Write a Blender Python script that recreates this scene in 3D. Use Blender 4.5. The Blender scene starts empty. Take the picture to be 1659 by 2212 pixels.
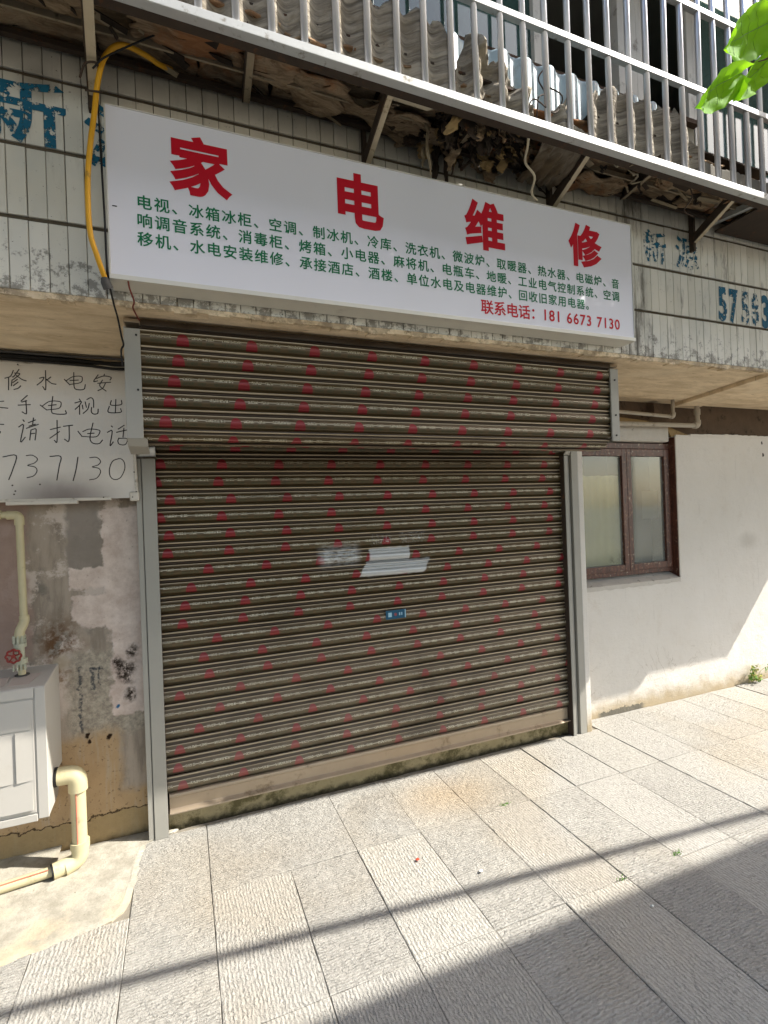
import bpy, math, random
from mathutils import Vector, Matrix, noise as mnoise
random.seed(7)
R = math.radians
sc = bpy.context.scene
col = sc.collection

# ------------------------------------------------------------------ camera
cam_d = bpy.data.cameras.new("camera")
cam_d.sensor_fit = 'HORIZONTAL'; cam_d.sensor_width = 36.0
cam_d.lens = 36.0 * 1100.0 / 1659.0
cam_d.clip_start = 0.05; cam_d.clip_end = 500
cam = bpy.data.objects.new("camera", cam_d); col.objects.link(cam)
YAW, ROLL = R(21.67), R(2.1)
fwd = Vector((math.sin(YAW), math.cos(YAW), 0)); rgt = Vector((math.cos(YAW), -math.sin(YAW), 0)); upv = Vector((0, 0, 1))
cx = rgt * math.cos(ROLL) - upv * math.sin(ROLL); cy = rgt * math.sin(ROLL) + upv * math.cos(ROLL)
m = Matrix((cx, cy, -fwd)).transposed().to_4x4(); m.translation = Vector((0, -2.69, 1.53))
cam.matrix_world = m
sc.camera = cam

# ------------------------------------------------------------------ light
SUN = Vector((-2.354, 1.0, -2.55)).normalized()
w = bpy.data.worlds.new("World"); sc.world = w; w.use_nodes = True
nt = w.node_tree; nt.nodes.clear()
wo = nt.nodes.new("ShaderNodeOutputWorld"); bg = nt.nodes.new("ShaderNodeBackground"); sky = nt.nodes.new("ShaderNodeTexSky")
sky.sky_type = 'NISHITA'; sky.sun_disc = False
sky.sun_elevation = math.asin(-SUN.z); sky.sun_rotation = math.atan2(-SUN.x, -SUN.y)
sky.air_density = 1.0; sky.dust_density = 2.5; sky.ozone_density = 1.0
bg.inputs[1].default_value = 0.12
nt.links.new(sky.outputs[0], bg.inputs[0]); nt.links.new(bg.outputs[0], wo.inputs[0])
sd = bpy.data.lights.new("sun", 'SUN'); sd.energy = 2.7; sd.angle = R(0.45); sd.color = (1.0, 0.955, 0.89)
so = bpy.data.objects.new("sun", sd); col.objects.link(so)
so.rotation_euler = SUN.to_track_quat('-Z', 'Y').to_euler(); so.location = (6, -6, 8)
sc.view_settings.view_transform = 'Standard'; sc.view_settings.look = 'None'
sc.view_settings.gamma = 1.0; sc.view_settings.exposure = 1.94
sc.view_settings.use_curve_mapping = False
try:
    sc.cycles.max_bounces = 8; sc.cycles.diffuse_bounces = 5; sc.cycles.use_denoising = True
except Exception: pass

# ------------------------------------------------------------------ node helpers
def S(h):
    h = h.lstrip('#'); o = []
    for i in (0, 2, 4):
        v = int(h[i:i+2], 16) / 255
        o.append(v / 12.92 if v <= 0.04045 else ((v + 0.055) / 1.055) ** 2.4)
    return (*o, 1.0)

class N:
    def __init__(s, name, rough=0.8, metal=0.0, spec=0.3):
        s.m = bpy.data.materials.new(name); s.m.use_nodes = True; s.t = s.m.node_tree
        s.b = s.t.nodes['Principled BSDF']; s.b.inputs['Roughness'].default_value = rough
        s.b.inputs['Metallic'].default_value = metal; s.b.inputs['Specular IOR Level'].default_value = spec
        s.P = s.new('ShaderNodeNewGeometry').outputs['Position']
        q = s.new('ShaderNodeSeparateXYZ'); s.L(s.P, q.inputs[0]); s.x, s.y, s.z = q.outputs
    def new(s, t): return s.t.nodes.new(t)
    def L(s, a, b):
        if hasattr(a, 'is_output'): s.t.links.new(a, b)
        else:
            try: b.default_value = a
            except Exception: b.default_value = (a, a, a)
    def vec(s, sx=1, sy=1, sz=1, src=None):
        n = s.new('ShaderNodeVectorMath'); n.operation = 'MULTIPLY'; s.L(src or s.P, n.inputs[0]); n.inputs[1].default_value = (sx, sy, sz); return n.outputs[0]
    def noise(s, scale, det=4, rough=0.55, v=None, dist=0.0, out=0):
        n = s.new('ShaderNodeTexNoise'); s.L(v if v is not None else s.P, n.inputs['Vector']); s.L(scale, n.inputs['Scale'])
        n.inputs['Detail'].default_value = det; n.inputs['Roughness'].default_value = rough; n.inputs['Distortion'].default_value = dist
        return n.outputs[out]
    def voro(s, scale, v=None, feat='F1', out='Distance', rnd=1.0):
        n = s.new('ShaderNodeTexVoronoi'); n.feature = feat; s.L(v if v is not None else s.P, n.inputs['Vector']); n.inputs['Scale'].default_value = scale
        n.inputs['Randomness'].default_value = rnd; return n.outputs[out]
    def M(s, op, a, b=0.0, c=None, clamp=False):
        n = s.new('ShaderNodeMath'); n.operation = op; n.use_clamp = clamp; s.L(a, n.inputs[0]); s.L(b, n.inputs[1])
        if c is not None: s.L(c, n.inputs[2])
        return n.outputs[0]
    def rng(s, v, a, b, lo=0.0, hi=1.0):
        n = s.new('ShaderNodeMapRange'); n.interpolation_type = 'SMOOTHSTEP'; s.L(v, n.inputs[0])
        n.inputs[1].default_value = a; n.inputs[2].default_value = b; n.inputs[3].default_value = lo; n.inputs[4].default_value = hi; return n.outputs[0]
    def mix(s, f, a, b, mode='MIX'):
        n = s.new('ShaderNodeMix'); n.data_type = 'RGBA'; n.blend_type = mode; s.L(f, n.inputs[0])
        for k, v in ((6, a), (7, b)):
            if isinstance(v, str): v = S(v)
            if isinstance(v, tuple) and len(v) == 3: v = (*v, 1)
            s.L(v, n.inputs[k])
        return n.outputs[2]
    def ramp(s, v, pts):
        n = s.new('ShaderNodeValToRGB'); s.L(v, n.inputs[0]); e = n.color_ramp.elements
        while len(e) < len(pts): e.new(0.5)
        for i, (p, c) in enumerate(pts): e[i].position = p; e[i].color = S(c) if isinstance(c, str) else ((c, c, c, 1) if isinstance(c, (int, float)) else c)
        return n.outputs[0]
    def attr(s, name):
        n = s.new('ShaderNodeAttribute'); n.attribute_type = 'OBJECT'; n.attribute_name = name; return n.outputs['Fac']
    def rnd(s): return s.new('ShaderNodeObjectInfo').outputs['Random']
    def bump(s, h, strength=0.5, dist=0.01, prev=None):
        n = s.new('ShaderNodeBump'); s.L(h, n.inputs['Height']); n.inputs['Strength'].default_value = strength; n.inputs['Distance'].default_value = dist
        if prev is not None: s.L(prev, n.inputs['Normal'])
        return n.outputs[0]
    def rect(s, x0, x1, z0, z1, soft=0.01, wx=None, wz=None):
        X = wx if wx is not None else s.x; Z = wz if wz is not None else s.z
        a = s.rng(X, x0 - soft, x0 + soft); b = s.rng(X, x1 - soft, x1 + soft, 1, 0)
        c = s.rng(Z, z0 - soft, z0 + soft); d = s.rng(Z, z1 - soft, z1 + soft, 1, 0)
        return s.M('MULTIPLY', s.M('MULTIPLY', a, b), s.M('MULTIPLY', c, d))
    def disc(s, x, z, r0, r1, wx=None, wz=None, ex=1.0):
        X = s.M('SUBTRACT', wx if wx is not None else s.x, x); X = s.M('MULTIPLY', X, ex); Z = s.M('SUBTRACT', wz if wz is not None else s.z, z)
        d = s.M('SQRT', s.M('ADD', s.M('MULTIPLY', X, X), s.M('MULTIPLY', Z, Z)))
        return s.rng(d, r0, r1, 1, 0)
    def out(s, color=None, normal=None, rough=None, alpha=None, metal=None):
        if color is not None:
            if isinstance(color, str): color = S(color)
            s.L(color, s.b.inputs['Base Color'])
        if normal is not None: s.L(normal, s.b.inputs['Normal'])
        if rough is not None: s.L(rough, s.b.inputs['Roughness'])
        if alpha is not None: s.L(alpha, s.b.inputs['Alpha'])
        if metal is not None: s.L(metal, s.b.inputs['Metallic'])
        return s.m
    def warp(s, amt, scale, det=4):
        nz = s.noise(scale, det, 0.6, out=1); q = s.new('ShaderNodeSeparateColor'); s.L(nz, q.inputs[0])
        wx = s.M('ADD', s.x, s.M('MULTIPLY', s.M('SUBTRACT', q.outputs[0], 0.5), amt))
        wz = s.M('ADD', s.z, s.M('MULTIPLY', s.M('SUBTRACT', q.outputs[2], 0.5), amt))
        return wx, wz

def simple(name, c, rough=0.6, metal=0.0, spec=0.3, var=0.15, scale=12, dirt=None, bumpd=0.0, dirt_lo=0.55, dirt_hi=0.7):
    n = N(name, rough, metal, spec)
    base = S(c) if isinstance(c, str) else c
    dark = tuple(v * (1 - var) for v in base[:3]) + (1,); lite = tuple(min(1, v * (1 + var)) for v in base[:3]) + (1,)
    k = n.mix(n.noise(scale, 5, 0.6), dark, lite)
    if dirt: k = n.mix(n.rng(n.noise(scale * 0.7, 8, 0.7), dirt_lo, dirt_hi), k, dirt)
    nm = n.bump(n.noise(scale * 6, 4, 0.6), 0.4, bumpd) if bumpd else None
    return n.out(k, nm)

# ------------------------------------------------------------------ materials
M = {}
# chiselled paving stone
n = N('chiselled_stone', 0.9, 0, 0.15)
ch = n.attr('chisel'); rn = n.rnd()
wv = n.noise(5.0, 3, 0.5); wob = n.M('MULTIPLY', n.M('SUBTRACT', wv, 0.5), 0.030)
wob2 = n.M('MULTIPLY', n.M('SUBTRACT', n.noise(55.0, 4, 0.7), 0.5), 0.021)
ich = n.M('SUBTRACT', 1.0, ch)
across = n.M('ADD', n.M('ADD', n.M('MULTIPLY', n.x, ch), n.M('MULTIPLY', n.y, ich)), n.M('ADD', wob, wob2))
along = n.M('ADD', n.M('MULTIPLY', n.y, ch), n.M('MULTIPLY', n.x, ich))
fr_ = n.M('ADD', n.M('ADD', 70.0, n.M('MULTIPLY', ch, -8.0)), n.M('MULTIPLY', rn, 16.0))
g = n.M('MULTIPLY', n.M('ADD', n.M('SINE', n.M('MULTIPLY', across, n.M('MULTIPLY', fr_, 6.283))), 1.0), 0.5)
cbx = n.new('ShaderNodeCombineXYZ'); n.L(n.M('MULTIPLY', across, fr_), cbx.inputs[0]); n.L(n.M('MULTIPLY', along, n.M('MULTIPLY', fr_, 0.42)), cbx.inputs[1]); n.L(n.M('MULTIPLY', rn, 40.0), cbx.inputs[2])
vc = n.voro(1.0, cbx.outputs[0], rnd=0.8)
dash = n.noise(1.9, 3, 0.6, v=cbx.outputs[0])
amp = n.rng(n.noise(22.0, 5, 0.7), 0.35, 0.62, 0.2, 1.0)
pits = n.M('MULTIPLY', n.rng(dash, 0.52, 0.66), n.rng(n.noise(3.1, 4, 0.6), 0.3, 0.6, 0.35, 1.0))
ridge = n.M('MULTIPLY', n.M('MULTIPLY', g, amp), n.M('ADD', n.M('MULTIPLY', ch, -0.30), 0.78))
hgt = n.M('ADD', n.M('ADD', ridge, n.M('MULTIPLY', n.M('SUBTRACT', 1.0, pits), 0.40)), n.M('MULTIPLY', n.M('SUBTRACT', 1.0, vc), 0.35))
hgt = n.M('ADD', hgt, n.M('ADD', n.M('MULTIPLY', n.noise(110.0, 5, 0.75), 1.1), n.M('MULTIPLY', n.rng(n.noise(48.0, 4, 0.65), 0.38, 0.5), 0.45)))
kc = n.mix(n.noise(2.3, 5, 0.6), '#9b9890', '#b7b4ab')
kc = n.mix(n.rng(n.noise(0.9, 3), 0.50, 0.68, 0, 0.55), kc, '#a99c85')
kc = n.mix(n.M('MULTIPLY', n.rng(rn, 0.55, 1.0), 0.2), kc, '#85837f')
kc = n.mix(n.M('MULTIPLY', n.rng(n.M('FRACT', n.M('MULTIPLY', rn, 7.3)), 0.6, 1.0), 0.25), kc, '#b8b3a6')
kc = n.mix(n.rng(n.noise(330.0, 2, 0.6), 0.45, 0.72, 0, 0.8), kc, '#b9b5ab')
kc = n.mix(n.M('MULTIPLY', pits, 0.38), kc, '#5d5b55')  # shade in pits and chisel grooves put into the colour
kc = n.mix(n.M('MULTIPLY', n.M('SUBTRACT', 1.0, g), 0.26), kc, '#6d6a63')
kc = n.mix(n.rng(n.noise(17.0, 7, 0.78), 0.64, 0.74, 0, 0.55), kc, '#4e4b44')
kc = n.mix(n.rng(n.noise(1.7, 7, 0.75), 0.6, 0.72, 0, 0.35), kc, '#6f6a60')
kc = n.mix(n.rng(n.voro(7.0), 0.02, 0.045, 0.5, 0), kc, '#4b4842')
kc = n.mix(n.M('MULTIPLY', n.disc(1.25, 0.0, 0.0, 0.3, n.x, n.M('ADD', n.y, 0.25), 0.7), 0.5), kc, '#a98f68')
M['stone'] = n.out(kc, n.bump(hgt, 1.0, 0.0046))
M['joint_sand'] = simple('joint_sand', '#857e70', 0.95, var=0.4, scale=60, bumpd=0.01)
# mortar patch by the wall
n = N('mortar_patch', 0.9, 0, 0.15)
kc = n.mix(n.rng(n.noise(9, 8, 0.75), 0.3, 0.7), '#8b8678', '#b0ab9d')
yl = n.rng(n.M('ADD', n.noise(4.5, 5, 0.6), n.M('MULTIPLY', n.y, -0.25)), 0.55, 0.70)
kc = n.mix(n.M('MULTIPLY', yl, 0.4), kc, '#b39d78')
kc = n.mix(n.rng(n.noise(55, 5, 0.7), 0.62, 0.72), kc, '#7a7263')
M['mortar'] = n.out(kc, n.bump(n.noise(60, 6, 0.7), 0.6, 0.006))

# left wall : old plaster, many layers
n = N('old_plaster_wall', 0.92, 0, 0.12)
n.x = n.M('DIVIDE', n.x, 1.0146); n.z = n.M('ADD', n.M('DIVIDE', n.M('SUBTRACT', n.z, 1.53), 1.0146), 1.53)
wx, wz = n.warp(0.11, 13, 7); vx, vz = n.warp(0.055, 22, 8)
st = n.noise(1.0, 6, 0.65, v=n.vec(18, 18, 3.2))
kc = n.mix(n.rng(st, 0.35, 0.65), '#857a6c', '#a39686')
kc = n.mix(n.rng(n.noise(7, 6, 0.65), 0.5, 0.7, 0, 0.8), kc, '#6a665e')
pkf = n.M('MULTIPLY', n.rng(n.noise(5.5, 7, 0.7), 0.50, 0.58), n.rng(n.z, 0.55, 0.75)); kc = n.mix(n.M('MULTIPLY', pkf, 0.85), kc, '#c4b6a9')
pk = n.rect(-1.8, -0.655, 0.9, 1.7, 0.02, wx, wz); kc = n.mix(n.M('MULTIPLY', pk, 0.85), kc, n.mix(n.noise(20, 5, 0.6), '#8e7568', '#a48d80'))
gy = n.rect(-0.50, -0.36, 1.28, 1.72, 0.012, vx, vz); kc = n.mix(n.M('MULTIPLY', gy, 0.9), kc, n.mix(n.noise(30, 4), '#7f766c', '#8d8479'))
br = n.disc(-0.54, 0.98, 0.03, 0.17, wx, wz, 1.3); kc = n.mix(n.M('MULTIPLY', n.M('MULTIPLY', br, n.rng(n.noise(24, 6, 0.7), 0.38, 0.58)), 0.9), kc, '#5e4126')
br = n.disc(-0.53, 0.84, 0.02, 0.10, wx, wz, 1.0); kc = n.mix(n.M('MULTIPLY', n.M('MULTIPLY', br, n.rng(n.noise(30, 6, 0.7), 0.42, 0.6)), 0.8), kc, '#6b4d2a')
# whitish speckled zone low
sp = n.rect(-0.515, -0.1, 0.52, 0.93, 0.02, wx, wz); kc = n.mix(n.M('MULTIPLY', sp, 0.85), kc, n.mix(n.rng(n.noise(48, 7, 0.75), 0.35, 0.68), '#80786b', '#b1a794'))
# cream putty shapes
cr = n.rect(-0.355, -0.05, 1.03, 1.60, 0.006, vx, vz)
cr = n.M('MAXIMUM', cr, n.rect(-0.497, -0.2, 1.222, 1.318, 0.005, vx, vz)); cr = n.M('MAXIMUM', cr, n.rect(-0.49, -0.2, 1.07, 1.19, 0.006, vx, vz))
cr = n.M('MAXIMUM', cr, n.rect(-0.335, -0.05, 0.60, 1.1, 0.008, wx, wz)); cr = n.M('MAXIMUM', cr, n.disc(-0.40, 1.09, 0.05, 0.065, vx, vz, 0.8))
cr = n.M('MULTIPLY', cr, n.rng(n.noise(55, 7, 0.75), 0.30, 0.40))
kc = n.mix(cr, kc, n.mix(n.rng(n.noise(11, 7, 0.7), 0.3, 0.7), '#b9a698', '#d9cabd'))
kc = n.mix(n.M('MULTIPLY', n.disc(-0.54, 0.89, 0.02, 0.05, vx, vz), 0.8), kc, '#a39681')
# mould
for (x, z, r, e) in ((-0.275, 0.815, 0.055, 1.2), (-0.262, 0.705, 0.035, 1.2), (-0.30, 0.86, 0.03, 1), (-0.232, 0.90, 0.03, 1)):
    md = n.M('MULTIPLY', n.disc(x, z, r * 0.4, r * 1.35, wx, wz, e), n.rng(n.noise(48, 7, 0.78), 0.36, 0.56)); kc = n.mix(md, kc, '#332a22')
# inky marks
for (x0, x1, z0, z1) in ((-0.472, -0.459, 0.55, 0.86), (-0.425, -0.408, 0.74, 0.85), (-0.39, -0.382, 0.76, 0.85), (-0.43, -0.37, 0.838, 0.85)):
    md = n.M('MULTIPLY', n.rect(x0, x1, z0, z1, 0.004, vx, vz), n.rng(n.noise(75, 4, 0.7), 0.35, 0.55)); kc = n.mix(n.M('MULTIPLY', md, 0.85), kc, '#373d42')
kc = n.mix(n.disc(-0.312, 0.646, 0.006, 0.013, vx, vz), kc, '#2f648f')
# tan base zone
tn = n.rng(wz, 0.50, 0.58, 1, 0); tn = n.M('MULTIPLY', tn, n.rng(vx, -0.33, -0.28, 1, 0)); tn = n.M('MAXIMUM', tn, n.rng(wz, 0.22, 0.29, 1, 0))
tan = n.mix(n.noise(9, 6, 0.65), '#8f7757', '#b89c76'); tan = n.mix(n.rng(n.noise(1, 5, 0.6, v=n.vec(40, 40, 4)), 0.52, 0.7, 0, 0.7), tan, '#a89a83')
tan = n.mix(n.rng(n.noise(45, 6, 0.7), 0.55, 0.7), tan, '#54442f')
kc = n.mix(n.M('MULTIPLY', tn, 0.95), kc, tan)
low = n.rng(wz, 0.135, 0.16, 1, 0); kc = n.mix(n.M('MULTIPLY', low, 0.8), kc, n.mix(n.noise(30, 6, 0.7), '#7d6b4a', '#a08c66'))
crk = n.M('ABSOLUTE', n.M('SUBTRACT', wz, 0.15)); kc = n.mix(n.rng(crk, 0.0015, 0.005, 0.9, 0), kc, '#3a2e20')
kc = n.mix(n.rng(n.M('ADD', n.z, n.M('MULTIPLY', n.noise(20, 4), -0.06)), -0.02, 0.03, 0.85, 0), kc, '#2b251b')
for (x, z, r) in ((-0.445, 0.535, 0.012), (-0.435, 0.505, 0.012), (-0.355, 0.51, 0.014)): kc = n.mix(n.disc(x, z, r * 0.6, r * 1.2, vx, vz), kc, '#2a1c12')
kc = n.mix(n.rng(n.noise(120, 5, 0.7), 0.66, 0.72, 0, 0.75), kc, '#3c332a')
hb = n.M('ADD', n.M('ADD', n.M('MULTIPLY', cr, 0.5), n.M('MULTIPLY', n.noise(50, 7, 0.7), 0.8)), n.rng(crk, 0.001, 0.006))
M['left_wall'] = n.out(kc, n.bump(hb, 0.7, 0.006))

# white washed wall
n = N('whitewashed_wall', 0.85, 0, 0.15)
wx, wz = n.warp(0.05, 16, 6)
kc = n.mix(n.noise(2.2, 5, 0.6), '#c9c3b8', '#d6d1c8')
kc = n.mix(n.rng(n.noise(5.5, 6, 0.65), 0.56, 0.74, 0, 0.4), kc, '#c2b8aa')
kc = n.mix(n.M('MULTIPLY', n.rng(n.M('ADD', n.z, n.M('MULTIPLY', n.noise(9, 5), -0.18)), -0.09, 0.08, 0.85, 0), 1.0), kc, '#9c8a68')
kc = n.mix(n.rng(n.noise(38, 7, 0.75), 0.69, 0.74, 0, 0.6), kc, '#8a8174')
kc = n.mix(n.M('MULTIPLY', n.disc(4.4, 1.18, 0.02, 0.1, wx, wz, 0.6), 0.3), kc, '#8f877a')
for (x, z) in ((4.62, 2.0), (4.63, 1.9)): kc = n.mix(n.disc(x, z, 0.01, 0.02, wx, wz, 1.4), kc, '#2c2620')
kc = n.mix(n.rng(n.noise(1, 7, 0.7, v=n.vec(30, 30, 2.5)), 0.6, 0.72, 0, 0.22), kc, '#8d8373')
kc = n.mix(n.rng(n.M('ABSOLUTE', n.M('SUBTRACT', n.noise(1.6, 9, 0.62, dist=0.5), 0.5)), 0.0003, 0.0016, 0.30, 0), kc, '#a89d8c')
kc = n.mix(n.rng(n.noise(70, 6, 0.75), 0.66, 0.72, 0, 0.45), kc, '#7d7364')
cr2 = n.M('ABSOLUTE', n.M('SUBTRACT', n.noise(3.0, 8, 0.6, dist=0.8), 0.5)); kc = n.mix(n.M('MULTIPLY', n.rng(cr2, 0.0008, 0.004, 1, 0), n.rng(n.z, 0.3, 0.5, 0.5, 0.0)), kc, '#8c7f6a')
cbh = n.M('MULTIPLY', n.noise(16, 6, 0.75), 0.13); cb = n.M('MULTIPLY', n.rng(n.M('SUBTRACT', cbh, n.z), 0.028, 0.034), n.rect(2.72, 3.16, -1, 1, 0.03, wx, wz)); kc = n.mix(cb, kc, n.mix(n.noise(70, 6, 0.75), '#37342e', '#8a8475'))
M['white_wall'] = n.out(kc, n.bump(n.M('ADD', n.noise(6, 6, 0.6), n.M('MULTIPLY', n.noise(1, 5, 0.7, v=n.vec(18, 18, 60)), 0.22)), 0.7, 0.014))
M['grey_plaster'] = simple('grey_plaster_patch', '#bab4a9', 0.9, var=0.12, scale=30, dirt='#6d665b', bumpd=0.006, dirt_lo=0.6, dirt_hi=0.72)
M['raw_beam'] = simple('raw_concrete_beam', '#5a4b3d', 0.95, var=0.3, scale=14, dirt='#2e251c', bumpd=0.008)
M['old_ply'] = simple('old_plywood', '#8d7650', 0.8, var=0.25, scale=20, dirt='#4d3f2a')

# soffit, tan painted concrete
n = N('soffit_plaster', 0.9, 0, 0.12)
st = n.noise(1, 7, 0.68, v=n.vec(5, 14, 6), dist=0.4)
kc = n.mix(n.rng(st, 0.3, 0.7), '#c9b392', '#e8d4b4')
kc = n.mix(n.rng(n.noise(3.0, 5), 0.52, 0.7, 0, 0.5), kc, '#e0d0b4')
kc = n.mix(n.rng(n.noise(1, 7, 0.75, v=n.vec(9, 60, 9)), 0.60, 0.70, 0, 0.8), kc, '#5d4c3a')
lip = n.rng(n.M('ADD', n.y, n.M('MULTIPLY', n.noise(7, 5, 0.7), 0.12)), -0.655, -0.60, 1, 0); kc = n.mix(n.M('MULTIPLY', n.M('MULTIPLY', lip, n.rng(n.noise(13, 7, 0.75), 0.42, 0.56)), 0.75), kc, '#6d5c48')
kc = n.mix(n.rng(n.noise(22, 6, 0.7), 0.64, 0.72, 0, 0.7), kc, '#e6dac2')
M['soffit'] = n.out(kc, n.bump(n.noise(1, 8, 0.7, v=n.vec(20, 60, 20)), 0.7, 0.008))

# tiles
n = N('glazed_strip_tile', 0.45, 0, 0.4)
rn = n.rnd()
kc = n.mix(rn, '#c6c2b4', '#d6d2c5')
kc = n.mix(n.rng(n.noise(2.0, 4), 0.4, 0.65, 0, 0.5), kc, '#aeb2ae')
# cement smears on the right part, drips
dr = n.noise(1, 6, 0.7, v=n.vec(16, 16, 3))
rt = n.rng(n.x, 2.0, 2.3)
kc = n.mix(n.M('MULTIPLY', n.rng(dr, 0.56, 0.66), n.M('ADD', n.M('MULTIPLY', rt, 0.55), 0.15)), kc, '#77736a')
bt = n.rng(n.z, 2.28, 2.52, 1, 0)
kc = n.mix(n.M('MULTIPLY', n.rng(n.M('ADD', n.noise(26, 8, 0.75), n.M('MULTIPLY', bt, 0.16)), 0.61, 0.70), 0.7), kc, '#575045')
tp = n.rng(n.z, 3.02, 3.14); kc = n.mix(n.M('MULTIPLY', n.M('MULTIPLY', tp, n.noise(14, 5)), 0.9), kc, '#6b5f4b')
kc = n.mix(n.rng(n.noise(90, 4, 0.6), 0.70, 0.74), kc, '#3b352b')
kc = n.mix(n.M('MULTIPLY', n.disc(-0.395, 3.0, 0.02, 0.085, ex=1.0), 0.6), kc, '#6a6459')
edge = n.rect(2.135, 2.335, 2.0, 3.2, 0.02); kc = n.mix(n.M('MULTIPLY', edge, n.rng(dr, 0.42, 0.62, 0, 0.8)), kc, '#5f5a50')
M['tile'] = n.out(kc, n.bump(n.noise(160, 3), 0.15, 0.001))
M['tile_joint'] = simple('tile_joint_mortar', '#544c3e', 0.95, var=0.3, scale=40, dirt='#3b352a')

# metals, plastics
M['galv'] = simple('galvanised_steel', '#969389', 0.55, 0.1, 0.5, var=0.08, scale=8, dirt='#6f6a66', dirt_lo=0.62, dirt_hi=0.8)
M['galv_lit'] = simple('lit_galvanised_steel', '#c0c2c0', 0.35, 0.5, 0.5, var=0.1, scale=30)  # brighter galvanised copy, the lead-in's highlight put into its colour
M['alu_bar'] = simple('bronze_aluminium_bar', '#a3937d', 0.38, 0.45, 0.5, var=0.12, scale=9, dirt='#7b6b54')
M['steel_bar'] = simple('cage_stainless_tube', '#c9c9cc', 0.35, 0.55, 0.6, var=0.06, scale=40, dirt='#8c8478', dirt_lo=0.66, dirt_hi=0.74)
M['steel_rail'] = simple('cage_rail_steel', '#aeb0ad', 0.5, 0.3, 0.5, var=0.12, scale=20, dirt='#6d6656')
M['old_iron'] = simple('weathered_angle_iron', '#8f826b', 0.8, 0.0, 0.3, var=0.25, scale=40, dirt='#4f4534')
M['pale_iron'] = simple('pale_angle_iron', '#b9ac92', 0.75, 0.0, 0.3, var=0.15, scale=30, dirt='#7a6d54')  # paler tone of the weathered iron, for the bracket flats
M['dark_iron'] = simple('rusty_dark_iron', '#3b3128', 0.85, 0.0, 0.3, var=0.3, scale=30, dirt='#5a3a24')
M['dark'] = simple('dark_void', '#1c1a17', 0.95, var=0.2)
M['room'] = simple('dim_room_plaster', '#7a766d', 0.95, var=0.2, scale=3)
M['black_cable'] = simple('black_cable_rubber', '#171615', 0.6, var=0.2)
M['grey_cable'] = simple('dusty_grey_cable', '#4a4846', 0.7, var=0.2)
M['red_wire'] = simple('faded_red_wire', '#6e3229', 0.7, var=0.2)
M['yellow_hose'] = simple('yellow_hose_plastic', '#c99416', 0.5, 0, 0.4, var=0.12, scale=20, dirt='#8a6a20', dirt_lo=0.6, dirt_hi=0.75)
M['cream_pipe'] = simple('cream_plastic_pipe', '#b8ae8a', 0.5, 0, 0.4, var=0.08, scale=22, dirt='#857a58', dirt_lo=0.56, dirt_hi=0.8)
M['dull_pipe'] = simple('dull_plastic_pipe', '#a59c8d', 0.6, 0, 0.35, var=0.12, scale=20, dirt='#6b6253')
M['valve_body'] = simple('grey_green_plastic', '#a8a892', 0.55, 0, 0.4, var=0.12, scale=40, dirt='#5d5b4c')
M['pipe_line'] = simple('pipe_stripe_red', '#c4715c', 0.5)
M['valve_red'] = simple('handwheel_red_paint', '#7f2a20', 0.45, 0, 0.4, var=0.25, scale=50, dirt='#5e1d14')
M['box_white'] = simple('box_white_plastic', '#b0aca3', 0.5, 0, 0.35, var=0.05, scale=9, dirt='#a8a195', dirt_lo=0.6, dirt_hi=0.8)
M['paper'] = simple('stained_paper', '#aca096', 0.8, var=0.12, scale=30)
M['whiteboard'] = None
n = N('whiteboard_face', 0.35, 0, 0.4)
kc = n.mix(n.noise(3, 4), '#cbc5ba', '#d5cfc5')
wx, wz = n.warp(0.05, 10, 5)
kc = n.mix(n.M('MULTIPLY', n.disc(-0.49, 1.60, 0.0, 0.15, wx, n.M('SUBTRACT', wz, 0.045), 0.45), 0.8), kc, '#5a4740')
for x, z in ((-0.578, 1.708), (-0.67, 1.68), (-0.675, 1.666), (-0.68, 1.705)): kc = n.mix(n.disc(x, z, 0.002, 0.005), kc, '#3a2c20')
M['whiteboard'] = n.out(kc)
M['board_frame'] = simple('worn_white_frame', '#c2bbae', 0.5, 0.1, 0.4, var=0.08, scale=20, dirt='#877d6e')
M['marker'] = simple('marker_ink', '#3c3835', 0.6, var=0.25, scale=60)
n = N('sign_panel_white', 0.3, 0, 0.5); kc = n.mix(n.noise(1.5, 3), '#cfcfd5', '#d8d8dd'); kc = n.mix(n.rng(n.noise(30, 6, 0.75), 0.70, 0.75, 0, 0.3), kc, '#b5b2ab'); M['sign'] = n.out(kc)
M['sign_edge'] = simple('sign_aluminium_edge', '#c9c6bb', 0.45, 0.2, 0.5, var=0.05, scale=6, dirt='#9c968a', dirt_lo=0.62, dirt_hi=0.78)
M['sign_red'] = simple('sign_red_vinyl', '#b20f22', 0.35, var=0.05)
M['sign_green'] = simple('sign_green_vinyl', '#0b6a42', 0.35, var=0.06)
n = N('blue_stencil_spray', 0.7)
kc = n.mix(n.noise(20, 4), '#0c4c66', '#17627c')
er = n.attr('erode')
al = n.rng(n.M('ADD', n.noise(38, 6, 0.7), n.M('MULTIPLY', er, -1.0)), 0.28, 0.34)
M['spray'] = n.out(kc, alpha=al)

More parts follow.
